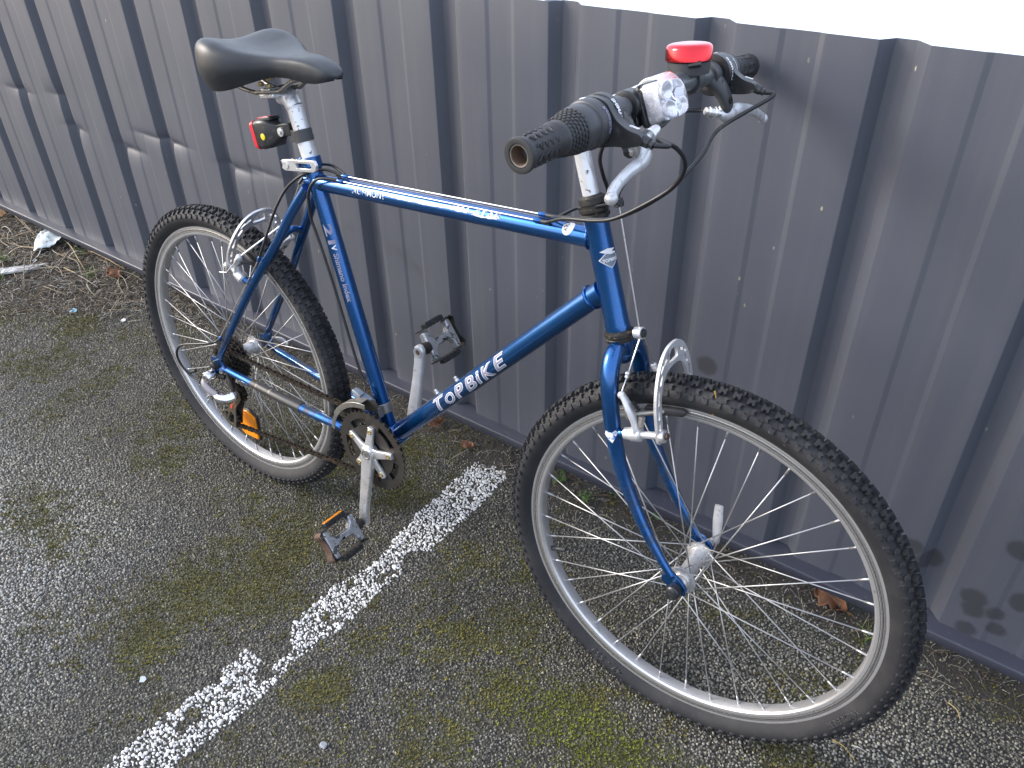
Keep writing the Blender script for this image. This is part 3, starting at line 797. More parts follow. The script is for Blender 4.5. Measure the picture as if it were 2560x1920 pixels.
# dry leaves
t = NT('dry_brown_leaf')
c = t.mix(t.noise(70, 4), (.13, .055, .028), (.26, .12, .06)); t.set(Base_Color=c, Roughness=.7); t.bump(t.noise(200, 3), .3, .001); M['leaf'] = t.m
t = NT('dry_ochre_leaf'); t.set(Base_Color=t.mix(t.noise(70, 4), (.32, .18, .08), (.46, .28, .14)), Roughness=.7); M['leaf_ochre'] = t.m
def leaf(x, y, size, yaw, label, m, curl=.35, z=.006, tilt=0):
    nu, nv = 13, 9; v = []; f = []
    for i in range(nu):
        a = i / (nu - 1); wdt = .36 * math.sin(math.pi * a ** .8) * (1 + .28 * math.sin(a * 19)) + .015
        for j in range(nv):
            b = j / (nv - 1) * 2 - 1
            zz = curl * .22 * b * b + .10 * math.sin(a * 6 + b * 2) * curl + .05 * math.sin(a * 23) * abs(b) * curl - .015 * (abs(b) < .1)
            v.append(((a - .5) * size, b * wdt * size, zz * size))
    for i in range(nu - 1):
        for j in range(nv - 1): f.append((i * nv + j, i * nv + j + 1, (i + 1) * nv + j + 1, (i + 1) * nv + j))
    mb = MB(); mb.add(v, f); mb.tube([(.45 * size, 0, .02 * size), (.62 * size, .03 * size, .05 * size), (.78 * size, .02 * size, .02 * size)], .012 * size, 6)
    o = obj('dry_leaf', mb, m, None, angle=0, recalc=False); sm = o.modifiers.new('thickness', 'SOLIDIFY'); sm.thickness = .0006
    o.location = (x, y, float(ground_z(np.array(x), np.array(y))) + z); o.rotation_euler = (tilt, .15, yaw)
    return tag(o, label, 'leaf')
leaf(1.235, .378, .070, -.25, 'large curled brown leaf seen through the front wheel by the rail', M['leaf'], .8, tilt=.35)
leaf(.235, .362, .042, 1.2, 'small brown leaf at the fence foot behind the raised pedal', M['leaf'], .9, .012, .6)
leaf(.354, .345, .034, .4, 'small brown curled leaf near the top end of the white line', M['leaf'], .9, tilt=.3)
leaf(-2.03, .385, .06, .6, 'ochre leaf standing against the fence rail beside the forked twig', M['leaf_ochre'], .6, .02, .9)
leaf(-1.20, .36, .06, .2, 'crumpled brown leaf in the litter left of the rear tyre', M['leaf'], 1.0, .01, .3)
# green weeds and grass
t = NT('weed_green'); t.set(Base_Color=t.mix(t.noise(60, 3), (.035, .085, .012), (.09, .15, .025)), Roughness=.55); M['weed'] = t.m
t = NT('grass_green'); t.set(Base_Color=t.mix(t.noise(40, 3), (.07, .15, .02), (.16, .22, .05)), Roughness=.55); M['grass'] = t.m
def grass(x, y, n, h, label, seed):
    r = np.random.default_rng(seed); mb = MB(); z0 = float(ground_z(np.array(x), np.array(y)))
    for i in range(n):
        a = r.uniform(0, 6.28); L = h * r.uniform(.6, 1.1); sp = r.uniform(.3, .9); b = V(x + r.normal(0, .008), y + r.normal(0, .008), z0 - .002)
        P = [b + V(math.cos(a) * sp * L * q ** 1.6, math.sin(a) * sp * L * q ** 1.6, L * (q - .35 * q * q)) for q in np.linspace(0, 1, 6)]
        mb.tube(P, list(np.linspace(.0022, .0004, 6)), 4, flat=(1, .3), up=(0, 0, 1))
    return tag(obj('grass_tuft', mb, M['grass'], None, angle=0, recalc=False), label, 'grass')
grass(-1.66, .205, 12, .07, 'bright green grass tuft left of the flattened face mask', 1)
grass(-1.53, .125, 12, .06, 'green grass tuft growing at the end of the white plank', 2)
grass(-1.285, .32, 8, .075, 'thin yellow green grass blades among stems beside the rail', 3)
grass(-1.44, .385, 7, .06, 'small grass blades sprouting directly below the fence rail', 4)
grass(1.315, .335, 5, .055, 'green grass blades behind the front tyre beside the brown leaf', 6)
def weed(x, y, n, h, label, seed):
    r = np.random.default_rng(seed); z0 = float(ground_z(np.array(x), np.array(y)))
    root = tag(empty('weed', (x, y, z0)), label, 'weed'); st = MB(); lf = MB()
    for i in range(n):
        a = r.uniform(0, 6.28); L = h * r.uniform(.5, 1.1); sp = r.uniform(.4, 1.2)
        P = [V(math.cos(a) * sp * L * q, math.sin(a) * sp * L * q, L * (q - .3 * q * q)) for q in np.linspace(0, 1, 4)]
        st.tube(P, .0007, 5)
        for k in range(3):
            c = P[1 + k % 3]; la = r.uniform(0, 6.28); s = r.uniform(.006, .011); ex = V(math.cos(la), math.sin(la), r.uniform(-.2, .5)); ey = unit(np.cross(V(0, 0, 1), ex))
            w = [c, c + ex * s * .5 + ey * s * .42, c + ex * s, c + ex * s * .5 - ey * s * .42, c + ex * s * .5 + V(0, 0, -.0012)]
            lf.add(w, [(0, 1, 4), (1, 2, 4), (2, 3, 4), (3, 0, 4)])
    obj('stem', st, M['weed'], root, angle=0, recalc=False); obj('foliage', lf, M['weed'], root, angle=0, recalc=False)
weed(.483, .395, 9, .03, 'small green weed at the fence foot left of the front tyre', 1)
weed(.611, .366, 9, .03, 'small green weed just inside the left rim of the front wheel', 2)
weed(.690, .345, 8, .024, 'low green weed beside fork legs at the rail', 3)
weed(.736, .40, 7, .024, 'low green weed under the rail behind the fork leg', 4)
weed(.85, .39, 6, .02, 'tiny green weed under the rail near the front hub', 5)

# flattened face mask
t = NT('pale_blue_mask_fabric')
c = t.mix(t.noise(40, 4), (.40, .49, .51), (.62, .65, .66)); c = t.mix(t.rng(t.noise(55, 5, .7), .55, .68), c, (.20, .17, .14)); t.set(Base_Color=c, Roughness=.85); M['mask'] = t.m
mask = tag(empty('face_mask', (-1.655, .372, .035)), 'crumpled pale blue disposable face mask lying among dry stems', 'face mask')
mask.rotation_euler = (.25, -.05, math.radians(-22))
v = []; f = []; nu, nv = 22, 14
for i in range(nu):
    for j in range(nv):
        a, b = i / (nu - 1) - .5, j / (nv - 1) - .5
        z = .018 * math.cos(a * 3) * math.cos(b * 2.6) + .0022 * math.sin(b * 30) + .006 * math.sin(a * 9 + b * 7)
        v.append((a * .165 * (1 - .3 * b * b), b * .09 * (1 + .3 * math.sin(a * 5)), z))
for i in range(nu - 1):
    for j in range(nv - 1): f.append((i * nv + j, i * nv + j + 1, (i + 1) * nv + j + 1, (i + 1) * nv + j))
mb = MB(); mb.add(v, f); o = obj('fabric', mb, M['mask'], mask, angle=0, recalc=False)
sm = o.modifiers.new('thickness', 'SOLIDIFY'); sm.thickness = .001
for s_ in (1, -1):
    mb = MB(); mb.tube([(.075 * s_, -.03, .0), (.10 * s_, -.05, -.008), (.115 * s_, -.075, -.012), (.13 * s_, -.06, -.01), (.14 * s_, -.085, -.014)], .0018, 6, smooth=5)
    obj('ear_loop', mb, mat('elastic', (.75, .74, .72), .7), mask, angle=0)
# weathered plank
t = NT('weathered_white_plank'); c = t.mix(t.rng(t.noise(1, 5, .7, t.stretch(14, 120, 60)), .45, .6), (.62, .62, .63), (.16, .15, .14)); t.set(Base_Color=c, Roughness=.75); M['plank'] = t.m
mb = MB(); mb.prism([(-.16, -.016), (.03, -.02), (.075, -.008), (.10, .006), (.05, .012), (-.16, .018)], (0, 0, 0), (1, 0, 0), (0, 1, 0), .007)
o = obj('plank', mb, M['plank'], None, bevel=.0006); o.location = (-1.545, .193, .016); o.rotation_euler = (.12, .02, math.radians(57))
tag(o, 'flaking white painted plank lying on soil at the left edge', 'plank')
# scraps
def scrap(x, y, s, col, label, cat, yaw=0, name='scrap'):
    mb = MB(); mb.prism([(-.5 * s, -.35 * s), (.1 * s, -.5 * s), (.5 * s, -.1 * s), (.3 * s, .45 * s), (-.3 * s, .5 * s)], (0, 0, 0), (1, 0, 0), (0, 1, .12), .0012 if cat != 'pebble' else s * .5)
    o = obj(name, mb, mat(name, col, .6, bump=.3, bscale=200), None, bevel=.0004 if cat != 'pebble' else s * .14); o.location = (x, y, .004); o.rotation_euler = (.1, .15, yaw); return tag(o, label, cat)
scrap(.28, -.508, .012, (.50, .56, .62), 'small bluish white plastic scrap left of the white line', 'scrap', 1, 'plastic_scrap')
scrap(-1.12, .158, .022, (.34, .55, .66), 'pale blue plastic scrap on asphalt near the litter', 'scrap', .5, 'plastic_scrap')
scrap(.643, -.405, .013, (.30, .31, .33), 'grey pebble on mossy asphalt right of the white line', 'pebble', 2, 'pebble')
scrap(1.70, .215, .02, (.7, .7, .7), 'white paper scrap at the right edge by the rail', 'scrap', .2, 'paper_scrap')
scrap(-.93, .215, .016, (.62, .60, .57), 'small whitish scrap lying just left of the rear tyre', 'scrap', .4, 'paper_scrap')

# ================================================================== bicycle
LEAN = 0.0624
bike = tag(empty('bicycle'), 'blue mountain bicycle leaning on the dark fence with black saddle and red bell', 'bicycle')
bike.rotation_euler = (-LEAN, 0, 0)
R = .328
AXR = V(0, 0, R)                                    # rear axle; x forward, y to the left, z up
P0, SD, SF, SA = V(.8829, 0, .758), V(-.3167, 0, .9485), V(.9482, .0247, .3166), V(-.0234, .9997, -.0078)   # steering axis: point, up, forward, left
def ST(f, a, l): return P0 + f * SF + a * SA + l * SD
AXF = ST(.0419, 0, -.468)
BB = V(.447, 0, .298)
YR = V(0, -1, 0)
SEAT_DIR = unit(V(.2972 - .4397, 0, .8172 - .3251))
def seat_at(w): return V(.4476 - .2896 * (w - .298), 0, w)

# ---- frame
frame = MB()
frame.lathe([(-.036, .021), (-.034, .0225), (.034, .0225), (.036, .021)], BB, (0, 1, 0), 28)
frame = obj('frame', frame, M['blue'], bike)
HT = lambda l: P0 + SD * l
mb = MB(); mb.tube([BB + V(.004, 0, .004), V(.8765, 0, .738)], .0163, 24); down = obj('down_tube', mb, M['blue'], frame)
mb = MB(); mb.tube([V(.292, 0, .7724), V(.866, 0, .8104)], .0147, 24); obj('top_tube', mb, M['blue'], frame)
mb = MB(); mb.tube([seat_at(.31), seat_at(.806)], .0147, 24); obj('seat_tube', mb, M['blue'], frame)
mb = MB(); mb.lathe([(-.074, .0168), (-.0735, .0178), (-.066, .0178), (-.062, .0172), (.072, .0172), (.078, .0178), (.0845, .0178), (.085, .0168)], P0, SD, 32); obj('head_tube', mb, M['blue'], frame)
# weld fillets
def weld(c, ax, r):
    mb = MB(); th = np.arange(25) * 2 * math.pi / 24; ax = unit(ax); e = unit(np.cross(ax, V(0, 1, 0))); g = np.cross(ax, e)
    return mb, [c + r * (math.cos(q) * e + math.sin(q) * g) for q in th[:-1]]
for c, ax, r in [(V(.8515, 0, .8094), (1, 0, .066), .0152), (V(.8615, 0, .7235), (.70, 0, .714), .0168), (V(.3085, 0, .7735), (1, 0, .066), .0152), (V(.4675, 0, .3185), (.7, 0, .714), .0168), (seat_at(.323), SEAT_DIR, .0152)]:
    mb, pts = weld(c, ax, r); mb.tube(pts, .0022, 8, closed=True); obj('weld_bead', mb, M['blue'], frame)
for s in (-1, 1):
    mb = MB(); mb.tube([V(.300, s * .0155, .765), V(.262, s * .023, .715), V(.211, s * .033, .638), V(.165, s * .045, .574), V(.090, s * .0545, .466), V(.020, s * .061, .362)], [.0088, .0088, .0088, .0086, .008, .0072], 16, smooth=6)
    obj('seat_stay', mb, M['blue_grimy'], frame)
    mb = MB(); mb.tube([V(.432, s * .024, .2985), V(.385, s * .034, .3), V(.330, s * .0425, .3045), V(.255, s * .0475, .306), V(.178, s * .053, .3115), V(.05, s * .0595, .3205), V(.020, s * .0615, .324)], [.0105, .0102, .0098, .0095, .0093, .008, .0074], 16, smooth=6)
    obj('chain_stay', mb, M['blue_grimy'], frame)
    mb = MB()
    pl = [(-.016, .004), (-.012, .016), (.004, .020), (.022, .042), (.030, .036), (.020, .012), (.030, .001), (.026, -.010), (.010, -.012), (.0, -.016), (-.008, -.036), (-.016, -.034), (-.016, -.014)] if s < 0 else [(-.016, .0), (-.012, .016), (.004, .020), (.022, .042), (.030, .036), (.020, .012), (.030, .001), (.026, -.010), (.010, -.012), (-.008, -.014)]
    mb.prism(pl, V(0, s * .064, R), (1, 0, 0), (0, 0, 1), .006); obj('dropout', mb, M['blue'], frame, bevel=.0008)
    mb = MB(); mb.tube([V(.135, s * .048, .553), V(.123, s * .05, .562)], .0065, 14); obj('brake_boss', mb, M['blue'], frame)
mb = MB(); mb.tube([V(.222, -.032, .652), V(.226, 0, .668), V(.222, .032, .652)], .0065, 12, smooth=5); obj('brake_bridge', mb, M['blue'], frame)
mb = MB(); mb.tube([V(.352, -.038, .302), V(.354, .038, .302)], .0065, 12); obj('stay_bridge', mb, M['blue'], frame)
mb = MB(); mb.tube([V(.243, -.0478, .3066), V(.178, -.053, .3115), V(.105, -.0568, .3168)], [.0106, .0105, .0094], 16, smooth=6); obj('chainstay_protector', mb, M['wrap'], frame)
def cable_stop(u, v, w, ax):
    mb = MB(); mb.lathe([(-.006, .0028), (-.0055, .0034), (.004, .0034), (.006, .0024)], V(u, v, w), ax, 12)
    obj('cable_stop', mb, M['blue'], frame)
TT = unit(V(.866 - .292, 0, .8104 - .7724))
def tt_top(u, v): return V(u, v, .7724 + (u - .292) * .0662 + math.sqrt(max(.0147 ** 2 - v * v, 0)) + .0042)
for u in (.381, .771):
    for v in (-.0115, 0, .0105): cable_stop(*tt_top(u, v), TT)
cable_stop(.187, -.052, .616, (.5, .05, .85)); cable_stop(.036, -.067, .404, (.5, .1, .85))
for u, w in ((.5618, .4508), (.6074, .4951)):
    mb = MB(); n_ = unit(V(-.716, 0, .698)); c0 = V(u, 0, w) - n_ * .0075; mb.lathe([(0, .0045), (.003, .0045), (.0035, .003), (.0075, .0036), (.0085, .0025)], c0, n_, 10); obj('bottle_boss', mb, M['alu_bright'], frame)

# lettering on the tubes
DT = unit(V(.8765 - .447, 0, .738 - .298)); fn = on_tube(BB, DT, YR, .0163, math.radians(4), flip=1)
if fn(.2, .01)[2] < fn(.2, 0)[2]: fn = on_tube(BB, DT, YR, .0163, math.radians(-4), flip=-1)
D0 = .180
def topbike(bold, m, h, name):
    x = D0
    for ch, sz, wd, dy in [('T', .034, .0345, .002), ('O', .025, .0285, -.001), ('P', .032, .033, 0), ('B', .032, .033, 0), ('i', .032, .0165, 0), ('K', .032, .036, 0), ('E', .034, .0345, .002)]:
        v, f = letters(ch, sz, bold, .28, .002)
        if len(v):
            lo = v.min(0); hi = v.max(0); mid = (lo + hi) / 2
            tw_ = wd - .003 + (.0028 if bold > .001 else 0)
            v = (v - mid) * np.array([tw_ / (hi[0] - lo[0]), 1])
            me = bpy.data.meshes.new(name); me.from_pydata([list(fn(x + wd / 2 + p[0], dy + p[1], h)) for p in v], [], f)
            o = bpy.data.objects.new(name, me); COL.objects.link(o); finish(o, m, frame, angle=0)
        x += wd
topbike(.0012, M['white_print'], .0003, 'letter_outline')
topbike(.0000, M['lilac_print'], .0007, 'letter')
fn_tt = on_tube(V(.292, 0, .7724), TT, YR, .0147, 0)
if fn_tt(.1, .005)[2] < fn_tt(.1, 0)[2]: fn_tt = on_tube(V(.292, 0, .7724), TT, YR, .0147, 0, flip=-1)
decal('lettering', letters('IRONMONY', .013, .0002, .1, .0015), fn_tt, M['flaked'], frame, off=(.118, .0035), fit=.075)
decal('lettering', letters('IAL-STAR', .012, .0004, .1, .0015), fn_tt, M['flaked'], frame, off=(.335, .0085), fit=.085)
def streak(pts, m, fnx, name='worn_stripe', h=.0004):
    v = []; f = []; n = 26
    P, W = catmull(np.array([[x, y, 0] for x, y, w in pts]), np.array([w for x, y, w in pts]), 6)
    r_ = np.random.default_rng(5)
    for (x, y, _), w in zip(P, W):
        a = r_.uniform(-.12, .12) * w
        for q in (-.5, -.17, .17, .5): v.append(fnx(x, y + q * w + a, h))
    for i in range(len(P) - 1):
        for k in range(3): f.append((i * 4 + k, i * 4 + k + 1, (i + 1) * 4 + k + 1, (i + 1) * 4 + k))
    me = bpy.data.meshes.new(name); me.from_pydata([list(p) for p in v], [], f); o = bpy.data.objects.new(name, me); COL.objects.link(o)
    return finish(o, m, frame, angle=0)
t = NT('scuffed_white_stripe'); c = t.mix(t.rng(t.noise(140, 5, .7), .62, .66), (.80, .80, .82), (.02, .10, .32)); t.set(Base_Color=c, Roughness=.45); M['stripe'] = t.m
streak([(.192, .006, .0008), (.205, .0068, .0035), (.222, .0068, .0055), (.24, .0062, .0042), (.255, .0058, .0018), (.268, .0056, .0038), (.30, .0068, .0042), (.325, .0078, .0048), (.343, .0078, .0068), (.352, .007, .004), (.362, .0066, .001)], M['stripe'], fn_tt)
streak([(.366, .004, .001), (.38, .004, .0032), (.40, .0042, .0034), (.415, .005, .001)], M['flaked'], fn_tt)
# white oval sticker by the head tube
OVAL = [(.0085 * math.cos(a) + .0012 * math.sin(a), .0108 * math.sin(a)) for a in np.arange(24) * math.pi / 12]
fo = lambda x, y, h=0: fn_tt(.5268 + y, .0205 - x, h)
decal('lettering', letters('OLY', .0085, .0002, 0, .001), fo, M['black_print'], frame, h=.0008, fit=.014)
# seat tube lettering runs downwards
STD = -SEAT_DIR; FWD = unit(V(.96, 0, .278))
fn_st = on_tube(seat_at(.706), STD, YR, .0147, math.radians(33), flip=1)
if fn_st(.0, .004)[0] < fn_st(.0, 0)[0]: fn_st = on_tube(seat_at(.706), STD, YR, .0147, math.radians(-33), flip=-1)
o = (0, 0)
fn_s = on_tube(seat_at(.706), STD, YR, .0147, 0, flip=1)
sgn = 1 if fn_s(0, .004)[0] > fn_s(0, 0)[0] else -1
fn_s = on_tube(seat_at(.706), STD, YR, .0147, 0, flip=sgn)
decal('lettering', letters('21', .019, .0006, 0, .0015), fn_s, M['lilac_print'], frame, off=(0, .0075), fit=.036)
decal('lettering', letters('V', .012, .0004, 0, .0015), fn_s, M['white_print'], frame, off=(.038, .0085), fit=.010)
decal('lettering', letters('Shimano Index', .0125, .0004, 0, .0015), fn_s, M['lilac_print'], frame, off=(.053, .0085), fit=.090)
# head badge
fn_h = on_tube(P0, V(0, 0, 1) * 0 + SD, YR, .0172, 0, flip=1)
sgn = 1 if fn_h(0, .004)[0] > fn_h(0, 0)[0] else -1
fb = on_tube(P0, SD, YR, .0172, 0, flip=sgn)
th0 = math.radians(62) * .0172
def flatpoly(name, pts, fnx, m, parent, h):
    vv = []; ff = []
    c = (sum(p[0] for p in pts) / len(pts), sum(p[1] for p in pts) / len(pts)); K = 7; n = len(pts)
    for k in range(K + 1):
        for p in pts: vv.append(fnx(c[0] + (p[0] - c[0]) * k / K, c[1] + (p[1] - c[1]) * k / K, h))
    for k in range(K):
        for i in range(n): ff.append((k * n + i, k * n + (i + 1) % n, (k + 1) * n + (i + 1) % n, (k + 1) * n + i))
    me = bpy.data.meshes.new(name); me.from_pydata([list(p) for p in vv], [], ff); o = bpy.data.objects.new(name, me); COL.objects.link(o); return finish(o, m, parent, angle=0)
hb = lambda y, x, h: fb(.030 + x, th0 + y, h)        # x up the tube, y round it
dens = lambda pl: [(a[0] + (b[0] - a[0]) * q / 5, a[1] + (b[1] - a[1]) * q / 5) for a, b in zip(pl, pl[1:] + pl[:1]) for q in range(5)]
flatpoly('sticker', OVAL, lambda x, y, h: fn_tt(.5305 + x, .0125 + y, h), M['white_print'], frame, .0004)
flatpoly('badge_border', dens([(0, -.0135), (.0165, 0), (.0, .0125), (-.0165, 0)]), hb, M['white_print'], frame, .0003)
flatpoly('badge', dens([(0, -.0122), (.0148, 0), (.0, .0112), (-.0148, 0)]), hb, M['badge_grey'], frame, .0006)
flatpoly('badge_emblem', dens([(-.013, .0115), (-.002, .0145), (.010, .0120), (.004, .0095), (.012, .0065), (.002, .0055), (-.006, .0085)]), hb, M['white_print'], frame, .0009)
decal('lettering', letters('TOPBIKE', .0058, .0002, 0, .001), lambda x, y, h: hb(x - .011, y - .0015, h), M['white_print'], frame, h=.0009, fit=.022)

# ---- fork
crown = MB(); crown.lathe([(-.112, .0135), (-.108, .0155), (-.098, .0155), (-.094, .0165), (-.091, .0165)], P0, SD, 26)
crown.sphere(ST(0, 0, -.112), .0142, 20, 12)
fork = obj('fork', crown, M['blue'], bike)
for s in (-1, 1):
    pts = [ST(-.001, 0, -.101), ST(.001, s * .018, -.0985), ST(.0008, s * .034, -.108), ST(-.002, s * .0445, -.130), ST(-.006, s * .049, -.165), ST(-.0105, s * .050, -.205), ST(-.012, s * .0505, -.240), ST(-.009, s * .051, -.285), ST(-.0005, s * .0515, -.333), ST(.0115, s * .052, -.380), ST(.026, s * .052, -.4225), ST(.0365, s * .0515, -.448)]
    mb = MB(); mb.tube(pts, [.0125, .0130, .0132, .0130, .0126, .0122, .0116, .0105, .0093, .0082, .0070, .0062], 18, smooth=6); obj('fork_leg', mb, M['blue_grimy'], fork)
    mb = MB(); o3 = AXF + SA * s * .052
    mb.prism([(-.012, .024), (-.004, .030), (.005, .020), (.012, .010), (.016, -.002), (.012, -.013), (.004, -.012), (.003, -.002), (-.004, -.003), (-.006, -.012), (-.013, -.009), (-.016, .006), (-.022, .012), (-.020, .019)], o3, SF, SD, .0055); obj('fork_dropout', mb, M['blue'], fork, bevel=.0007)
    mb = MB(); mb.lathe([(0, .0075), (.010, .0075), (.0105, .0065), (.020, .0065)], ST(-.006, s * .05, -.212), SF, 14); obj('brake_boss', mb, M['blue'], fork)
# worn diamond sticker on the fork leg
c0 = ST(-.0109, -.0502, -.2125); fk = on_tube(c0, SD, unit(V(.25, -.97, 0)), .0121, 0, 1)
flatpoly('sticker', dens([(0, -.010), (.0105, .003), (.008, .009), (.002, .006), (-.006, .010), (-.0105, .003)]), lambda y, x, h: fk(x, y, h), M['flaked'], fork, .0005)
# headset rings
mb = MB(); mb.lathe([(-.0915, .0165), (-.0905, .0195), (-.0855, .0205), (-.084, .0192), (-.0825, .0215), (-.0775, .0215), (-.076, .0185), (-.0735, .0180)], P0, SD, 32); obj('lower_headset', mb, M['headset'], bike, angle=25)
mb = MB(); mb.lathe([(.0848, .0180), (.0865, .0205), (.0905, .0205), (.092, .0185), (.0945, .0198), (.0985, .0198), (.0995, .0175), (.1035, .0175), (.1045, .0185), (.1125, .0178), (.1140, .0150), (.1160, .0132)], P0, SD, 8 * 4); obj('upper_headset', mb, M['headset'], bike, angle=25)
mb = MB(); mb.prism([(.012, .014), (-.016, .014), (-.020, 0), (-.016, -.014), (.012, -.014), (.030, -.0065), (.040, -.0085), (.047, 0), (.040, .0085), (.030, .0065)], ST(0, 0, .1015), SF, SA, .0035); mb.lathe([(-.006, .0065), (.004, .0065), (.0055, .005)], ST(.0385, 0, .1015), SD, 14)
obj('brake_cable_hanger', mb, M['plastic'], bike, bevel=.0008)

# ---- stem and handlebar
BF, BL, SWF, SWL = .140, .227, .023, .0137
def bar(a):
    q = min(max((abs(a) - .035) / .255, 0), 1); return ST(BF - SWF * q, a, BL - SWL * q)
mb = MB(); mb.tube([ST(0, 0, .112), ST(0, 0, .165), ST(.002, 0, .186), ST(.012, 0, .203), ST(.030, -.003, .212), ST(.120, -.034, .2255)], [.0111, .0111, .0122, .0135, .014, .0138], 22, smooth=6)
stem = obj('stem', mb, M['pitted'], bike)
mb = MB(); mb.lathe([(-.024, .0155), (-.022, .0175), (.022, .0175), (.024, .0155)], ST(BF, -.040, BL), SA, 26); obj('stem_clamp', mb, M['alu_bright'], stem)
path = [bar(a) for a in np.linspace(-.2905, .2905, 41)]
rad = [.0127 if abs(a) < .05 else .0111 for a in np.linspace(-.2905, .2905, 41)]
handlebar = obj('handlebar', MB().tube(path[1:-1], rad[1:-1], 22), M['bar'], bike)
def bar_axis(a): return unit(bar(a + .004) - bar(a - .004))
GRIP = {-1: (.236, .172), 1: (.213, .147)}        # the near twist grip sits further out on its short rubber
for s in (-1, 1):
    e = unit(bar(s * .29) - bar(s * .21)); o0 = bar(s * GRIP[s][0])
    gl = lambda x: x * (.2913 - GRIP[s][0]) / .0783
    SH0 = GRIP[s][1]
    UPV = unit(SD - e * (SD @ e)); FWV = np.cross(UPV, e) if np.cross(UPV, e) @ SF > 0 else -np.cross(UPV, e)
    # open tube end
    mb = MB(); mb.lathe([(gl(.030), .0090), (gl(.0795), .0093), (gl(.0800), .0108), (gl(.0790), .0111), (gl(.070), .0111)], o0, e, 26, cap=False); mb.lathe([(gl(.0299), .0090), (gl(.0298), 0)], o0, e, 26, cap=False)
    obj('bar_end', mb, M['bore'], handlebar)
    mb = MB(); mb.lathe([(gl(.0790), .0095), (gl(.0803), .0098), (gl(.0805), .0108), (gl(.0795), .0113)], o0, e, 26, cap=False); obj('bar_rim', mb, M['old_steel'], handlebar)
    mb = MB(); mb.lathe([(0, .012), (0, .0170), (.002, .0178), (.005, .0172), (.008, .0158), (gl(.066), .0150), (gl(.070), .0158), (gl(.074), .0170), (gl(.078), .0174), (gl(.0812), .0168), (gl(.0818), .0150), (gl(.0812), .0116), (gl(.072), .0113)], o0, e, 34, cap=False)
    grip = obj('grip', mb, M['rubber'], handlebar)
    mb = MB()
    rg = np.random.default_rng(3)
    for row in range(9):            # raised squiggle rows
        a0 = row * 2 * math.pi / 9; pts = []
        for q in np.linspace(.011, gl(.063), 22):
            w = a0 + .20 * math.sin(q * 760 + row * 1.9)
            pts.append(o0 + e * q + .0155 * (math.cos(w) * UPV + math.sin(w) * FWV))
        mb.tube(pts, .0011, 5)
    obj('grip_relief', mb, M['rubber'], grip)
    # twist shifter
    base = bar(s * SH0); e2 = bar_axis(s * (SH0 + .03)) * s
    mb = MB(); mb.lathe([(.0, .014), (.0, .0243), (.003, .0254), (.013, .0254), (.016, .0248), (.017, .0234), (.0185, .0231), (.020, .0237), (.030, .0232), (.034, .0225), (.036, .0216), (.062, .0174), (.0635, .0160), (.0635, .0120)], base, e2, 40, cap=False)
    shifter = obj('twist_shifter', mb, M['plastic_dark_grey'], bike)
    mb = MB()
    for k in range(26):
        for q in range(6):
            w = (k + .5 * (q % 2)) * 2 * math.pi / 26; x = .0372 + q * .0042; rr = .0216 - (x - .036) / .026 * .0042 + .0004
            nrm = math.cos(w) * UPV + math.sin(w) * FWV; tan = -math.sin(w) * UPV + math.cos(w) * FWV
            mb.box(base + e2 * x + nrm * rr, e2, tan, nrm, (.0034, .0040 * rr / .0216, .0018))
    obj('grip_pad', mb, M['rubber'], shifter, bevel=.0004)
    # housing wing with the cable outlet
    o1 = unit(SF * .93 - SD * .36); o2 = unit(SD * .93 + SF * .36)
    mb = MB(); wing = [(-.016, .024), (0, .0292), (.014, .0262), (.022, .017), (.030, .008), (.044, .001), (.058, -.002), (.060, -.012), (.046, -.0185), (.030, -.0215), (.016, -.026), (0, -.0292), (-.018, -.023), (-.027, -.010), (-.0285, .006)]
    P_, _ = catmull(np.array([[a, b, 0] for a, b in wing]), np.ones(len(wing)), 3, True)
    mb.prism([(q[0], q[1]) for q in P_], bar(s * (SH0 - .004)), o1 * .97, o2 * .86, .014, SA)
    wing_o = obj('shifter_housing', mb, M['plastic'], shifter, bevel=.0022)
    mb = MB(); mb.lathe([(0, .0062), (.008, .0055), (.0085, .0042), (.013, .0042)], bar(s * (SH0 - .004)) + o1 * .056 - o2 * .007, unit(o1 - .25 * o2), 14); obj('cable_outlet', mb, M['plastic'], shifter)
    face = lambda x, y, h, ss=s: bar(ss * (SH0 - .004)) + SA * (ss * (.0072 + h) * 1.0) + o1 * x + o2 * y
    fi = lambda x, y, h, ss=s: bar(ss * (SH0 - .0115)) - SA * (ss * h) + o1 * x + o2 * y
    rim_fn = on_tube(bar(s * (SH0 - .0065)), (0, 0, 0) + (SA if s > 0 else SA), o2, .0300, 0, 1)
    # print on the barrel ring, reading round the collar
    ring = lambda x, y, h, ss=s: base + e2 * (.0065 + y * ss) + (.0300 + h) * (math.cos(.55 - x / .030) * UPV + math.sin(.55 - x / .030) * (-1) * FWV * -1)
    rev = lambda x, y, h, ss=s: base + e2 * (.0065 + y * (1 if ss < 0 else -1)) + (.0256 + h) * (math.cos(x / .0256) * UPV + math.sin(x / .0256) * FWV)
    decal('lettering', letters('RevoShift', .0062, .0001, 0, 0), lambda x, y, h: rev(x + .026, y, h), M['lilac_print'] if s < 0 else M['white_print'], shifter, h=.0004, fit=.028)
    mb = MB(); mb.lathe([(-.0055, .0205), (-.005, .0256), (.0055, .0256), (.006, .0205)], bar(s * (SH0 - .0135)), SA, 40); col = obj('clamp_collar', mb, M['plastic'], shifter, bevel=.0006)
    col_fn = lambda x, y, h, ss=s: bar(ss * (SH0 - .0135)) + SA * (y * (-1 if ss < 0 else 1) * 1.0) + (.0258 + h) * (math.cos(x / .0256) * UPV + math.sin(x / .0256) * FWV)
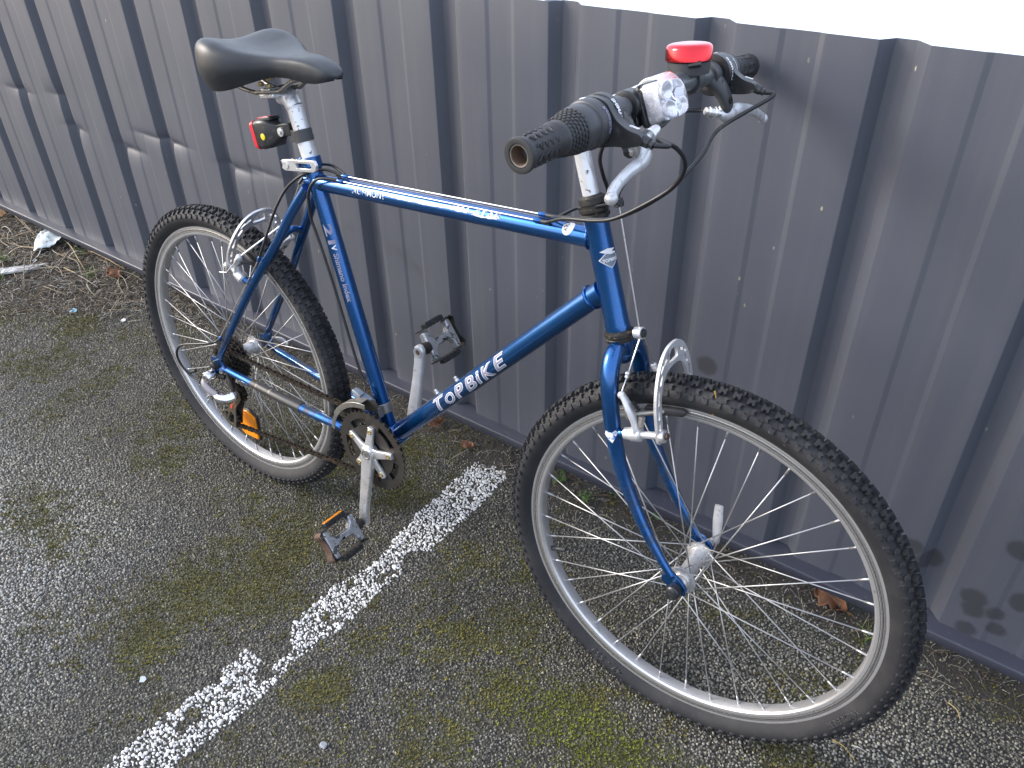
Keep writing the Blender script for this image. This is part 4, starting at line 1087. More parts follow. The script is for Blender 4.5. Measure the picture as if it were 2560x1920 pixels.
    decal('lettering', letters('SHIMANO', .0072, .0003, 0, 0), lambda x, y, h: col_fn(x + .022, -y, h), M['white_print'], shifter, h=.0003, fit=.030)
    sis = lambda x, y, h, ss=s: bar(ss * (SH0 - .004)) + o2 * (.0035 + h) + o1 * (.040 + x) + SA * y * (-1)
    decal('lettering', letters('SIS', .0065, .0003, 0, 0), lambda x, y, h: bar(s * (SH0 - .004)) + o1 * (.040 + x) - SA * y + o2 * (.0036 - x * .12 + h), M['white_print'], shifter, h=.0006, fit=.011)
    mb = MB(); mb.box(base + UPV * .0255 + e2 * .007, e2, FWV, UPV, (.004, .006, .0008)); obj('position_mark', mb, M['white_print'], shifter)
    BRK = .134 if s < 0 else .115
    # brake lever: band clamp, bracket, blade, barrel adjuster
    mb = MB(); mb.lathe([(-.0085, .0125), (-.008, .0160), (.008, .0160), (.0085, .0125)], bar(s * BRK), SA, 26)
    c = bar(s * BRK); piv = V(.9684, -.137, .9809) if s < 0 else V(.9614, .130, .9655)
    mb.tube([c + SF * .002, c + (piv - c) * .35 + SF * .007 + SA * s * .002, c + (piv - c) * .72 + SF * .006 + SA * s * .004, piv + SA * s * .004, piv + SA * s * .009 - SD * .006], [.0150, .0128, .0110, .0100, .006], 16, flat=(.72, 1.08), up=SF, smooth=5)
    brake_lever = obj('brake_lever', mb, M['plastic_dark_grey'], bike, bevel=0)
    for q in (.3, .75):
        mb = MB(); mb.lathe([(0, .0042), (.001, .0042), (.001, .0022), (-.001, .0022)], c + (piv - c) * q + SF * .0135 + SD * .0025, SF, 12); obj('screw', mb, M['greasy'], brake_lever)
    pts = [V(.962, -.132, .984), V(.9684, -.1385, .9809), V(.980, -.1385, .9812), V(.9895, -.145, .9805), V(.9945, -.163, .9757), V(.9940, -.185, .9715), V(.9965, -.210, .9670), V(1.001, -.229, .9625), V(1.006, -.2405, .9598)] if s < 0 else \
          [V(.955, .122, .969), V(.9605, .128, .9655), V(.9655, .138, .9662), V(.969, .152, .9665), V(.970, .172, .9645), V(.9715, .195, .9600), V(.973, .218, .9515), V(.9745, .234, .9435), V(.975, .241, .9400)]
    mb = MB(); mb.tube(pts, [.0065, .0088, .0095, .0090, .0068, .0058, .0057, .0062, .0050], 14, flat=(.8, 1.15), up=SF, smooth=5); mb.sphere(pts[-2] * .3 + pts[-1] * .7, .0068, 12, 8)
    obj('lever_blade', mb, M['alu'], brake_lever)
    ba, bb = (V(.9835, -.128, .9935), V(.9838, -.110, .9985)) if s < 0 else (V(.9565, .113, .9685), V(.9415, .0965, .9725))
    d = unit(bb - ba); mb = MB(); mb.lathe([(-.006, .0042), (0, .0042), (.0, .0072), (.003, .0076), (.004, .0064), (.011, .0064), (.012, .0052), (.016, .0050), (.017, .0038)], ba, d, 16); obj('barrel_adjuster', mb, M['alu_bright'], brake_lever, angle=25)

# ---- bell
UPB = unit(SD * .30 + V(0, 0, 1) * .70)
bc = V(.9400, .043, 1.0400)
mb = MB(); mb.lathe([(0, .0272), (.0005, .0279), (.013, .0275), (.0158, .0262), (.0175, .0238), (.0185, .020), (.0190, .013), (.0192, 0)], bc, UPB, 48); 
bell = MB(); bell.lathe([(-.0155, .0225), (-.015, .0248), (-.0015, .0258), (-.001, .0250)], bc, UPB, 36)
foot = bar(.045); bell.tube([bc - UPB * .013 + SA * .003, foot + UPB * .006], [.013, .0145], 16)
bell.lathe([(-.009, .0128), (-.0085, .0165), (.0085, .0165), (.009, .0128)], bar(.047), SA, 22)
bell = obj('bell', bell, M['plastic_dark_grey'], bike)
obj('dome', mb, M['red'], bell, angle=50)
mb = MB(); mb.tube([bc - UPB * .006 + SF * .010 - SA * .022, bc - UPB * .007 + SF * .024 - SA * .018], .0035, 8); obj('striker', mb, M['plastic'], bell)

# ---- front light
LC = V(.9595, -.0815, 1.0135)             # back of the lens; faces forward
LX, LY, LZ = unit(SF * .985 + SA * -.12 + SD * .08), None, None
LY = unit(np.cross(SD, LX)); LZ = np.cross(LX, LY)
LSC = .80
def rrect(w, h, r, n=4):
    out = []
    for cx_, cy_, a0 in ((w - r, h - r, 0), (-w + r, h - r, 90), (-w + r, -h + r, 180), (w - r, -h + r, 270)):
        for k in range(n + 1):
            a = math.radians(a0 + 90 * k / n); out.append((cx_ + r * math.cos(a), cy_ + r * math.sin(a)))
    return out
def loft(sections, cap=True):
    n = len(sections[0]); v = [p for s_ in sections for p in s_]; f = []
    for i in range(len(sections) - 1):
        for k in range(n):
            l = (k + 1) % n; f.append((i * n + k, i * n + l, (i + 1) * n + l, (i + 1) * n + k))
    if cap: f += [tuple(range(n - 1, -1, -1)), tuple((len(sections) - 1) * n + k for k in range(n))]
    return v, f
def lsec(x, w, h, r): return [LC + LX * (x * LSC) + LY * a + LZ * b for a, b in rrect(w * LSC, h * LSC, r * LSC)]
mb = MB(); mb.add(*loft([lsec(-.014, .014, .016, .005), lsec(-.011, .020, .022, .006), lsec(-.006, .0245, .0265, .007), lsec(-.001, .0262, .0287, .007), lsec(.003, .0262, .0287, .007)]))
mb.tube([LC - LX * .010 - LZ * .006, bar(-.100) + SF * .010 - SD * .004], [.010, .010], 12)
mb.lathe([(-.011, .0127), (-.010, .0168), (.010, .0168), (.011, .0127)], bar(-.103), SA, 26)
mb.box(bar(-.103) - SD * .018 + SF * .004, SA, SF, SD, (.012, .012, .012))
light = obj('front_light', mb, M['plastic'], bike, bevel=.001)
mb = MB(); mb.add(*loft([lsec(.0031, .0245, .0270, .007), lsec(.012, .0243, .0268, .0075), lsec(.034, .0225, .0245, .0085), lsec(.043, .0195, .0212, .010), lsec(.0475, .0135, .0150, .009)]))
mb.sphere(LC + LX * .036 + LZ * .003 - LY * .003, (.0065, .0075, .0075), 14, 9, np.stack([LX, LY, LZ]))
obj('lens', mb, M['lens'], light, angle=60)
mb = MB(); mb.add(*loft([lsec(.0060, .0228, .0252, .006), lsec(.0180, .0222, .0245, .006), lsec(.0270, .0200, .0215, .006)])); 
for dy in (-.0095, .0095):
    for dz in (-.010, .010):
        mb.lathe([(.020, .003), (.024, .0055), (.031, .0085), (.0312, .0075), (.0260, .0045), (.0252, .001)], LC + (LY * dy + LZ * dz) * LSC - LX * .0045, LX, 18, cap=False)
obj('reflector_cup', mb, M['reflector_silver'], light, angle=60)
mb = MB()
for dy in (-.0095, .0095):
    for dz in (-.010, .010): mb.sphere(LC + LX * .0215 + (LY * dy + LZ * dz) * LSC, .0024, 10, 7)
obj('diode', mb, M['led'], light)

# ---- seat post, clamp, saddle
mb = MB(); mb.tube([seat_at(.79), seat_at(.893)], .01335, 26); post = obj('seatpost', mb, M['pitted'], bike)
mb = MB(); mb.lathe([(0, .0142), (.004, .0142)], seat_at(.8905), SEAT_DIR, 26); a = seat_at(.893)
mb.tube([a + V(.001, 0, -.002), a + V(-.012, 0, .012), V(.243, 0, .9055)], [.0138, .0140, .0125], 20, flat=(1.0, 1.15), up=(0, 1, 0), smooth=4); obj('post_head', mb, M['alu'], post)
mb = MB(); mb.box(V(.240, 0, .9075), (.97, 0, .17), (0, 1, 0), (-.17, 0, .97), (.036, .054, .007)); mb.box(V(.236, 0, .9165), (.97, 0, .17), (0, 1, 0), (-.17, 0, .97), (.022, .050, .005)); obj('rail_clamp', mb, M['alu_bright'], post, bevel=.0015)
mb = MB()
for u_ in (.226, .247):
    mb.box(V(u_, -.0235, .9245), (1, 0, .15), (0, 1, 0), (0, 0, 1), (.009, .007, .007))
mb.box(V(.243, -.018, .934), (1, 0, .15), (0, 1, 0), (0, 0, 1), (.010, .008, .006)); obj('clamp_nut', mb, M['brass'], post, bevel=.001)
mb = MB(); mb.lathe([(-.010, .0150), (-.0095, .0180), (.0095, .0180), (.010, .0150)], seat_at(.8045), SEAT_DIR, 30); mb.box(seat_at(.8045) + V(-.021, 0, -.004), (.96, 0, .28), (0, 1, 0), (-.28, 0, .96), (.012, .014, .018)); clampo = obj('seat_clamp', mb, M['blue'], bike, bevel=.0008)
lx_, lz_ = unit(V(.988, 0, .155)), unit(V(-.155, 0, .988))
outer = [(-.037, -.0085), (.034, -.0095), (.042, -.006), (.0445, .002), (.041, .0095), (.034, .0105), (-.037, .0105), (-.044, .0085), (-.041, .001), (-.0445, -.004)]
hole = [(-.006, -.0035), (.030, -.0035), (.032, 0), (.030, .0045), (-.006, .0045)]
mb = MB(); mb.prism([outer, hole], V(.2985, -.0235, .8035), lx_, lz_, .006); mb.lathe([(-.006, .0075), (.012, .0075)], V(.2665, -.022, .8), (0, 1, 0), 14); obj('quick_release_lever', mb, M['alu_bright'], clampo, bevel=.0016)

def saddle_mesh():
    us = np.array([.133, .139, .150, .170, .195, .220, .245, .270, .295, .320, .345, .368, .385, .394, .398])
    hw = np.array([.036, .060, .077, .089, .0935, .089, .076, .057, .0425, .035, .0305, .0265, .022, .0155, .006])
    zt = np.array([.956, .971, .9805, .9835, .980, .9755, .9735, .9735, .9745, .9765, .9765, .9725, .966, .960, .9545])     # on the centre line
    lob = np.array([.000, .003, .008, .0115, .0130, .0105, .0065, .0025, .000, -.001, -.0015, -.0015, -.001, 0, 0])              # swell of the two lobes
    zb = np.array([.945, .936, .925, .917, .9155, .920, .9285, .938, .9440, .9440, .9415, .9420, .9455, .9495, .9510])
    uu = np.concatenate([np.linspace(.133, .15, 8), np.linspace(.154, .385, 44), np.linspace(.388, .398, 6)])
    def interp(a):
        P = np.stack([us, a, 0 * a], 1); C, _ = catmull(P, np.ones(len(us)), 12); return np.interp(uu, C[:, 0], C[:, 1])
    HW, ZT, LB, ZB = interp(hw), interp(zt), interp(lob), interp(zb)
    nt = 41; th = np.linspace(-1, 1, nt); v = []; f = []
    for i in range(len(uu)):
        for q in th:
            a = abs(q); s_ = 1 if q > 0 else -1
            if a < .62:
                x = a / .62; y = HW[i] * (1 - (1 - x) ** 1.55) * .97
                z = ZT[i] + LB[i] * math.sin(min(x * 1.08, 1) * math.pi * .62) ** 2 - (ZT[i] - ZB[i]) * .30 * x ** 5.0 * 1.0
            else:
                x = (a - .62) / .38; y = HW[i] * (.97 + .03 * math.sin(x * math.pi) - .13 * x * x)
                z0 = ZT[i] + LB[i] * math.sin(.62 * math.pi) ** 2 - (ZT[i] - ZB[i]) * .30
                z = z0 + (ZB[i] - z0) * (x ** .9)
            v.append((uu[i] - .013, s_ * y, z))
    n = len(uu)
    for i in range(n - 1):
        for k in range(nt - 1): f.append((i * nt + k, i * nt + k + 1, (i + 1) * nt + k + 1, (i + 1) * nt + k))
    f.append(tuple(range(nt))); f.append(tuple((n - 1) * nt + k for k in range(nt - 1, -1, -1)))
    return v, f
mb = MB(); mb.add(*saddle_mesh()); saddle = obj('saddle', mb, M['vinyl'], bike, angle=75)
sm = saddle.modifiers.new('smooth', 'SUBSURF'); sm.levels = 1; sm.render_levels = 1
mb = MB(); mb.prism([(.150, -.045), (.150, .045), (.21, .062), (.26, .045), (.33, .022), (.385, .012), (.385, -.012), (.33, -.022), (.26, -.045), (.21, -.062)], V(-.022, 0, .946), (1, 0, 0), (0, 1, 0), .006); obj('saddle_base', mb, M['plastic'], saddle)
for s in (-1, 1):
    mb = MB(); mb.tube([V(.150, s * .030, .932), V(.170, s * .026, .914), V(.205, s * .0225, .9085), V(.215, s * .022, .9095), V(.262, s * .022, .9178), V(.272, s * .021, .921), V(.30, s * .018, .938), V(.335, s * .012, .948)], .0036, 10, smooth=5); obj('saddle_rail', mb, M['old_steel'], saddle)

# ---- rear light
RL = V(.205, 0, .838); rx_, rz_ = unit(V(.97, 0, .24)), unit(V(-.24, 0, .97))
def rsec(x, w, h, r, dz=0): return [RL + rx_ * x + rz_ * (b + dz) + V(0, a, 0) for a, b in rrect(w, h, r)]
mb = MB(); mb.add(*loft([rsec(-.020, .019, .0235, .007), rsec(-.008, .020, .0250, .007), rsec(.012, .0185, .0235, .007), rsec(.024, .012, .017, .006), rsec(.032, .008, .012, .005)]))
for q in (.008, .016): mb.box(RL + rx_ * .006 + rz_ * (.0235), rx_, (0, 1, 0), rz_, (.030, .030 - q, .006))
mb.box(RL + rx_ * .045 + rz_ * .002, rx_, (0, 1, 0), rz_, (.034, .018, .020))
rlight = obj('rear_light', mb, M['plastic'], bike, bevel=.0012)
mb = MB(); mb.add(*loft([rsec(-.0205, .0195, .0245, .007), rsec(-.030, .0185, .0235, .008), rsec(-.036, .012, .016, .008)])); mb.box(RL + rx_ * -.004 + rz_ * .0255, rx_, (0, 1, 0), rz_, (.030, .012, .004)); obj('lens', mb, M['red_lens'], rlight, bevel=.001)
mb = MB(); mb.lathe([(0, .0055), (.0012, .0055), (.0018, .004)], RL + V(.002, -.0195, 0) + rz_ * -.003, YR, 18); obj('button', mb, M['yellow'], rlight)
mb = MB(); mb.lathe([(0, .0075), (.003, .0075), (.003, .0035), (.0055, .0035)], RL + rx_ * .040 + V(0, -.0085, 0), YR, 14); obj('hinge_screw', mb, M['alu'], rlight)
sc_ = seat_at(.848); mb = MB(); mb.lathe([(-.010, .0136), (-.010, .0162), (.010, .0162), (.010, .0136)], sc_, SEAT_DIR, 30, closed=True); mb.box(sc_ + V(-.020, 0, -.004), rx_, (0, 1, 0), rz_, (.016, .016, .019)); obj('strap', mb, M['plastic_dark_grey'], rlight, bevel=.0008)

# ---- wheels
RIM_PROF = [(-.0125, .2857), (-.0108, .2857), (-.0105, .2825), (-.0085, .279), (.0085, .279), (.0105, .2825), (.0108, .2857), (.0125, .2857),
            (.0125, .2815), (.01225, .2808), (.0125, .2800), (.01225, .2790), (.0125, .2780), (.01225, .2768), (.0125, .2758), (.0122, .2746), (.0124, .2732),
            (.0115, .2690), (.0092, .2664), (.005, .2655), (-.005, .2655), (-.0092, .2664), (-.0115, .2690),
            (-.0124, .2732), (-.0122, .2746), (-.0125, .2758), (-.01225, .2768), (-.0125, .2780), (-.01225, .2790), (-.0125, .2800), (-.01225, .2808), (-.0125, .2815)]
HALF = [(.0105, .2832), (.0130, .2860), (.0165, .2900), (.0205, .2955), (.0232, .3020), (.0233, .3070), (.0218, .3120), (.0185, .3148), (.0140, .3178), (.0075, .3197)]
TYRE_PROF = HALF + [(0, .3203)] + [(-a, b) for a, b in reversed(HALF)]
HSHAPE = [(-.0062, -.0052), (-.0025, -.0058), (-.0018, -.0022), (.0022, -.0030), (.0032, -.0060), (.0064, -.0044), (.0058, .0012), (.0060, .0056), (.0022, .0060), (.0014, .0024), (-.0022, .0026), (-.0032, .0058), (-.0064, .0046), (-.0054, .0)]
CRESC = [(-.0042, -.0038), (.0004, -.0046), (.0042, -.0028), (.0014, -.0004), (.0018, .0026), (.0040, .0044), (-.0008, .0044), (-.0040, .0022)]
SHIELD = [(-.0048, -.0052), (-.0020, -.0030), (.0012, -.0030), (.0042, -.0054), (.0048, .0030), (.0018, .0046), (-.0022, .0046), (-.0050, .0032)]
def tyre_builder(c, ax, seed):
    ax = unit(ax); e = unit(np.cross(ax, V(0, 0, 1))); g = np.cross(ax, e)
    P, _ = catmull(np.array([[a, b, 0] for a, b in TYRE_PROF]), np.ones(len(TYRE_PROF)), 2)
    mb = MB(); mb.lathe([(q[0], q[1]) for q in P], c, ax, 150, cap=False)
    rg = np.random.default_rng(seed); N = 104
    HS, CR, SH = ([(a * k, b * k) for a, b in q] for q, k in ((HSHAPE, .98), (CRESC, .92), (SHIELD, .98)))
    def knob(poly, phi0, beta0, h, sh=.82, flip=1, wear=0):
        top, bot = [], []
        pc = np.mean(poly, 0)
        for x, y in poly:
            for lst, hh, k in ((bot, -.0040, 1.08), (top, h, sh)):
                xx, yy = (pc[0] + (x - pc[0]) * k) * flip, pc[1] + (y - pc[1]) * k
                b = beta0 + yy / .0235 * (1 if beta0 >= 0 else -1); rr = .0234 + hh; ph = phi0 + xx / .322
                r_ = .2995 + rr * math.cos(b); w_ = rr * math.sin(b)
                lst.append(c + ax * w_ + r_ * (math.cos(ph) * e + math.sin(ph) * g))
        n = len(poly); f = [(i, (i + 1) % n, n + (i + 1) % n, n + i) for i in range(n)]
        tri = geometry.tessellate_polygon([[Vector((x, y, 0)) for x, y in poly]])
        f += [tuple(n + q for q in t_) for t_ in tri]
        mb.add(bot + top, f)
    for k in range(N):
        for s in (-1, 1):
            ph = (k + (.5 if s > 0 else 0)) * 2 * math.pi / N
            j = lambda: rg.uniform(-.0004, .0004)
            knob(HS, ph, s * .32, .0044 + j(), .86, s)
            knob(CR, ph + .45 * 2 * math.pi / N, s * .78, .0042 + j(), .84, -s)
            knob(SH, ph + .05 * 2 * math.pi / N, s * 1.16, .0038 + j(), .8, s)
    return mb, e, g
def sidewall_text(txt, size, c, ax, e, g, side, ang, rmid, parent, fit=None, up_out=True):
    v, f = letters(txt, size, .0002, 0, .0025)
    lo, hi = v.min(0), v.max(0); v = v - (lo + hi) / 2
    if fit: v[:, 0] *= fit / (hi[0] - lo[0])
    HR = np.array([b for a, b in HALF]); HA = np.array([a for a, b in HALF]); k = HR.argsort()
    pts = []
    for x, y in v:
        r_ = rmid + (y if up_out else -y); ph = ang + (x if up_out else -x) / rmid * (-side); w_ = np.interp(r_, HR[k], HA[k]) + .0006
        pts.append(c + ax * side * w_ + r_ * (math.cos(ph) * e + math.sin(ph) * g))
    me = bpy.data.meshes.new('embossed_lettering'); me.from_pydata([list(p) for p in pts], [], f); o = bpy.data.objects.new('embossed_lettering', me); COL.objects.link(o); finish(o, M['rubber'], parent, angle=0)
    sm_ = o.modifiers.new('thickness', 'SOLIDIFY'); sm_.thickness = .0010; sm_.offset = 0
def spoke_mesh(L, name):
    mb = MB(); mb.tube([(0, 0, 0), (0, 0, L)], .00105, 6); mb.tube([(0, 0, L - .016), (0, 0, L - .006), (0, 0, L + .002)], [.0015, .0020, .0020], 7); mb.sphere((0, 0, 0), .0019, 6, 4)
    me = mb.mesh(name); me.materials.append(M['spoke']); me.shade_smooth(); return me
def wheel(c, ax, flanges, hub_r, barrel, phase, seed, valve_ang):
    ax = unit(ax); tb, e, g = tyre_builder(c, ax, seed)
    mb = MB(); mb.lathe(RIM_PROF, c, ax, 128, closed=True); w = obj('wheel', mb, rim_material('worn_rim_alloy', c, ax), bike, angle=28)
    obj('tyre', tb, M['tyre'], w, angle=30)
    hub = MB(); fl, fr = flanges                   # left (+), right (-) flange offsets
    hub.lathe([(fr - .012, .010), (fr - .010, .0125), (fr - .003, .0135), (fr - .0022, hub_r + .004), (fr + .0012, hub_r + .004), (fr + .003, .0155), (fr + .010, barrel + .002), (fr + .018, barrel), (fl - .018, barrel), (fl - .010, barrel + .002), (fl - .003, .0155), (fl - .0012, hub_r + .004), (fl + .0022, hub_r + .004), (fl + .003, .0135), (fl + .010, .0125), (fl + .012, .010)], c, ax, 32)
    hub = obj('hub', hub, M['alu_bright'], w)
    for side, off in ((1, fl), (-1, fr)):
        hp0 = c + ax * off + hub_r * e; 
        L = None; me = None
        for k in range(18):
            th = phase + (k * 2 + (0 if side > 0 else 1)) * 2 * math.pi / 36
            lead = 1 if k % 2 == 0 else -1
            ha = th + lead * math.radians(62)
            hpt = c + ax * (off + side * lead * .0012) + hub_r * (math.cos(ha) * e + math.sin(ha) * g)
            rpt = c + ax * side * .0025 + .2662 * (math.cos(th) * e + math.sin(th) * g)
            d = rpt - hpt; Ld = np.linalg.norm(d)
            if me is None: me = spoke_mesh(Ld, 'spoke')
            o = bpy.data.objects.new('spoke', me); COL.objects.link(o); o.parent = w
            o.location = hpt.tolist(); o.rotation_mode = 'QUATERNION'; o.rotation_quaternion = Vector(d).to_track_quat('Z', 'Y')
    va = valve_ang; rv = math.cos(va) * e + math.sin(va) * g
    mb = MB(); mb.lathe([(-.002, .0040), (.010, .0038), (.011, .0030), (.012, .0042), (.029, .0040), (.031, .0030)], c + rv * .2665, -rv, 12); obj('valve', mb, M['rubber'], w)
    return w, e, g, hub
# steer frame angles for the valve of the front wheel and the sidewall prints
def ang_of(pt, c, e, g): d = pt - c; return math.atan2(d @ g, d @ e)
e_, g_ = unit(np.cross(unit(SA), V(0, 0, 1))), None; g_ = np.cross(unit(SA), e_)
fv = ang_of(ST(-.2151, 0, -.4827), AXF, e_, g_)
fw_o, fe, fg, fhub = wheel(AXF, SA, (.033, -.033), .0185, .0125, .06, 4, fv)
rw_o, re_, rg_, rhub = wheel(AXR, V(0, 1, 0), (.034, -.018), .0205, .0145, .02, 5, 2.6)
sidewall_text('47 - 559', .0125, AXF, unit(SA), fe, fg, -1, ang_of(ST(-.1389, 0, -.6834), AXF, fe, fg), .2962, fw_o, .064)
sidewall_text('WOLBER', .013, AXF, unit(SA), fe, fg, -1, ang_of(ST(.2459, 0, -.6676), AXF, fe, fg), .2975, fw_o, .066)
# front hub cones, axle nut, skewer
for s in (-1, 1):
    mb = MB(); mb.lathe([(0, .0125), (.004, .0135), (.0045, .0095), (.009, .0085)], AXF + SA * s * .0365, SA * s, 24); obj('cone_seal', mb, M['brass'] if s < 0 else M['old_steel'], fhub)
    mb = MB(); mb.lathe([(0, .0075), (.0075, .0075)], AXF + SA * s * .0435, SA * s, 16); obj('lock_nut', mb, M['rust'], fhub)
mb = MB(); mb.lathe([(0, .0105), (.004, .0115), (.012, .0112), (.014, .0095), (.018, .0085), (.019, .004)], AXF - SA * .0555, -SA, 8 * 3); obj('skewer_nut', mb, M['plastic'], fw_o, angle=25)
mb = MB(); mb.lathe([(0, .010), (.010, .0095), (.014, .006)], AXF + SA * .0555, SA, 20)
p1, p2 = ST(.0575, .064, -.460), ST(.069, .073, -.3985)
mb.tube([AXF + SA * .066, AXF + SA * .068 + SF * .01 + SD * .004, p1, p1 * .45 + p2 * .55, p2], [.005, .0042, .0050, .0072, .0060], 12, flat=(.45, 1.15), up=SA, smooth=4); obj('skewer_lever', mb, M['alu'], fw_o)
# rear hub: freewheel body, cassette, skewer
mb = MB(); mb.lathe([(0, .0195), (.004, .0195), (.005, .016), (.012, .016)], AXR + V(0, -.018, 0), (0, -1, 0), 24); obj('freewheel_collar', mb, M['plastic_dark_grey'], rhub)
def toothed(n, r, depth, ph=0, frac=.5):
    out = []
    for k in range(n):
        for q, rr in ((0, -depth), (.22, -depth), (.40, 0), (.58, 0), (.78, -depth)):
            a = ph + (k + q) * 2 * math.pi / n; out.append(((r + rr) * math.cos(a), (r + rr) * math.sin(a)))
    return out
cass = MB(); cass.lathe([(0, .018), (.030, .018)], AXR + V(0, -.020, 0), (0, -1, 0), 20)
for k, nt_ in enumerate((28, 24, 21, 18, 16, 14)):
    r_ = nt_ * .0127 / (2 * math.pi) + .0022
    holes = [[(r_ * .62 * math.cos(a) + r_ * .12 * math.cos(b), r_ * .62 * math.sin(a) + r_ * .12 * math.sin(b)) for b in np.arange(7) * 2 * math.pi / 7] for a in np.arange(7) * 2 * math.pi / 7] if nt_ > 20 else []
    cass.prism([toothed(nt_, r_, .0052, k * .2)] + holes, AXR + V(0, -.0215 - k * .0047, 0), (1, 0, 0), (0, 0, 1), .0019)
obj('cassette', cass, M['greasy'], rw_o, angle=30)
mb = MB(); mb.lathe([(0, .009), (.006, .009), (.0065, .0105), (.016, .0098), (.019, .005)], AXR + V(0, -.0605, 0), (0, -1, 0), 20); obj('skewer_nut', mb, M['plastic'], rw_o)
mb = MB(); mb.lathe([(0, .009), (.014, .0095), (.018, .006)], AXR + V(0, .0605, 0), (0, 1, 0), 20); obj('skewer_nut', mb, M['plastic'], rw_o)
mb = MB(); mb.tube([AXR + V(0, .074, 0), AXR + V(.01, .08, .003), AXR + V(.035, .083, .006), AXR + V(.055, .082, .002)], [.004, .0042, .0060, .005], 10, flat=(.5, 1.2), up=(0, 1, 0), smooth=4); obj('skewer_lever', mb, M['alu'], rw_o)
# spoke reflector
pl = [(-.025, .179), (.007, .187), (.033, .177), (.0355, .120), (-.013, .117), (-.033, .132)]; cpl = np.mean(pl, 0)
mb = MB(); mb.prism([tuple(cpl + (np.array(p) - cpl) * 1.12) for p in pl], V(0, -.0145, 0), (1, 0, 0), (0, 0, 1), .006); refl = obj('spoke_reflector', mb, M['plastic'], rw_o, bevel=.0015)
mb = MB(); mb.prism(pl, V(0, -.0190, 0), (1, 0, 0), (0, 0, 1), .005); obj('reflector_lens', mb, M['orange'], refl, bevel=.0012)

# ---- cranks, chainrings, pedals
CRD = unit(V(-.0865, 0, -.9963)); CRN = V(.9963, 0, -.0865)
crank = MB(); crank.lathe([(0, .0165), (.016, .0155), (.018, .0135)], BB + V(0, -.054, 0), YR, 28)
def arm(mb, s, d, L, y0, y1):
    sec = []
    for q, wd, tk in [(-.012, .012, .013), (0, .0145, .0145), (.025, .0140, .013), (.06, .0125, .0120), (.10, .0112, .0112), (.135, .0108, .0108), (L - .012, .0112, .0108), (L, .0120, .0108), (L + .008, .0105, .0106), (L + .0135, .0050, .0100)]:
        y = y0 + (y1 - y0) * min(max((q - .015) / (L - .05), 0), 1)
        c_ = BB + d * q + V(0, s * y, 0); n_ = np.cross(d, V(0, 1, 0)); sec.append([c_ + n_ * a + V(0, 1, 0) * b for a, b in rrect(wd, tk / 2, .0035, 3)])
    mb.add(*loft(sec))
arm(crank, -1, CRD, .163, .066, .0795)
base_ang = math.atan2(CRD[2], CRD[0])
for k in range(5):
    a = base_ang + math.radians(36) + k * 2 * math.pi / 5; d = V(math.cos(a), 0, math.sin(a)); n_ = V(-math.sin(a), 0, math.cos(a))
    crank.add(*loft([[BB + V(0, -.060, 0) + d * q + n_ * x + V(0, y - yo, 0) for x, y in rrect(w_, .0035, .002, 2)] for q, w_, yo in ((.008, .012, .004), (.024, .009, .003), (.040, .0075, 0), (.050, .0075, -.001), (.057, .006, -.001))]))
crankset = obj('crankset', crank, M['alu_bright'], bike, bevel=.0006)
mb = MB(); mb.lathe([(0, .0105), (.0015, .0108), (.002, .0085), (.0006, .0078), (.0006, .005), (.002, .0045), (.002, 0.0)], BB + V(0, -.0725, 0), YR, 24); obj('crank_bolt', mb, M['old_steel'], crankset, angle=25)
for k in range(5):
    a = base_ang + math.radians(36) + k * 2 * math.pi / 5; p = BB + V(math.cos(a) * .0485, -.0628, math.sin(a) * .0485)
    mb = MB(); mb.lathe([(0, .0048), (.0018, .0048), (.0020, .0026), (.0008, .0024)], p, YR, 12); obj('chainring_bolt', mb, M['brass'], crankset, angle=25)
def kidney(r0, r1, a0, a1, n=7):
    out = [(r0 * math.cos(a), r0 * math.sin(a)) for a in np.linspace(a0, a1, n)] + [(r1 * math.cos(a), r1 * math.sin(a)) for a in np.linspace(a1, a0, n)]; return out
for nt_, r_, y_, hr in ((42, .0868, -.0555, (.054, .068)), (34, .0715, -.0490, (.046, .056)), (26, .0553, -.0420, None)):
    holes = [kidney(hr[0], hr[1], base_ang + k * 2 * math.pi / 5 - .36, base_ang + k * 2 * math.pi / 5 + .36) for k in range(5)] if hr else []
    holes.append(kidney(.026, .0261, 0, 6.1, 16)[:16])
    mb = MB(); mb.prism([toothed(nt_, r_, .0052)] + holes, BB + V(0, y_, 0), (1, 0, 0), (0, 0, 1), .0024); obj('chainring', mb, M['greasy'], crankset, angle=30)
larm = MB(); arm(larm, 1, -CRD, .163, .060, .0725); larm.lathe([(0, .0165), (.014, .0165)], BB + V(0, .052, 0), (0, 1, 0), 24); larm = obj('crank_arm', larm, M['alu'], bike, bevel=.0006)
mb = MB(); lp = BB - CRD * .163 + V(0, .0725 - .0056, 0); mb.lathe([(0, .0105), (.0012, .0105), (.0012, .0060), (.0002, .0056)], lp, YR, 20); obj('pedal_eye', mb, M['alu_bright'], larm)
mb = MB(); mb.lathe([(0, .0054), (.0004, .0054)], lp, YR, 14); obj('axle_end', mb, M['rust'], larm)
PT, PN = unit(V(-.585, 0, .811)), unit(V(.811, 0, .585))
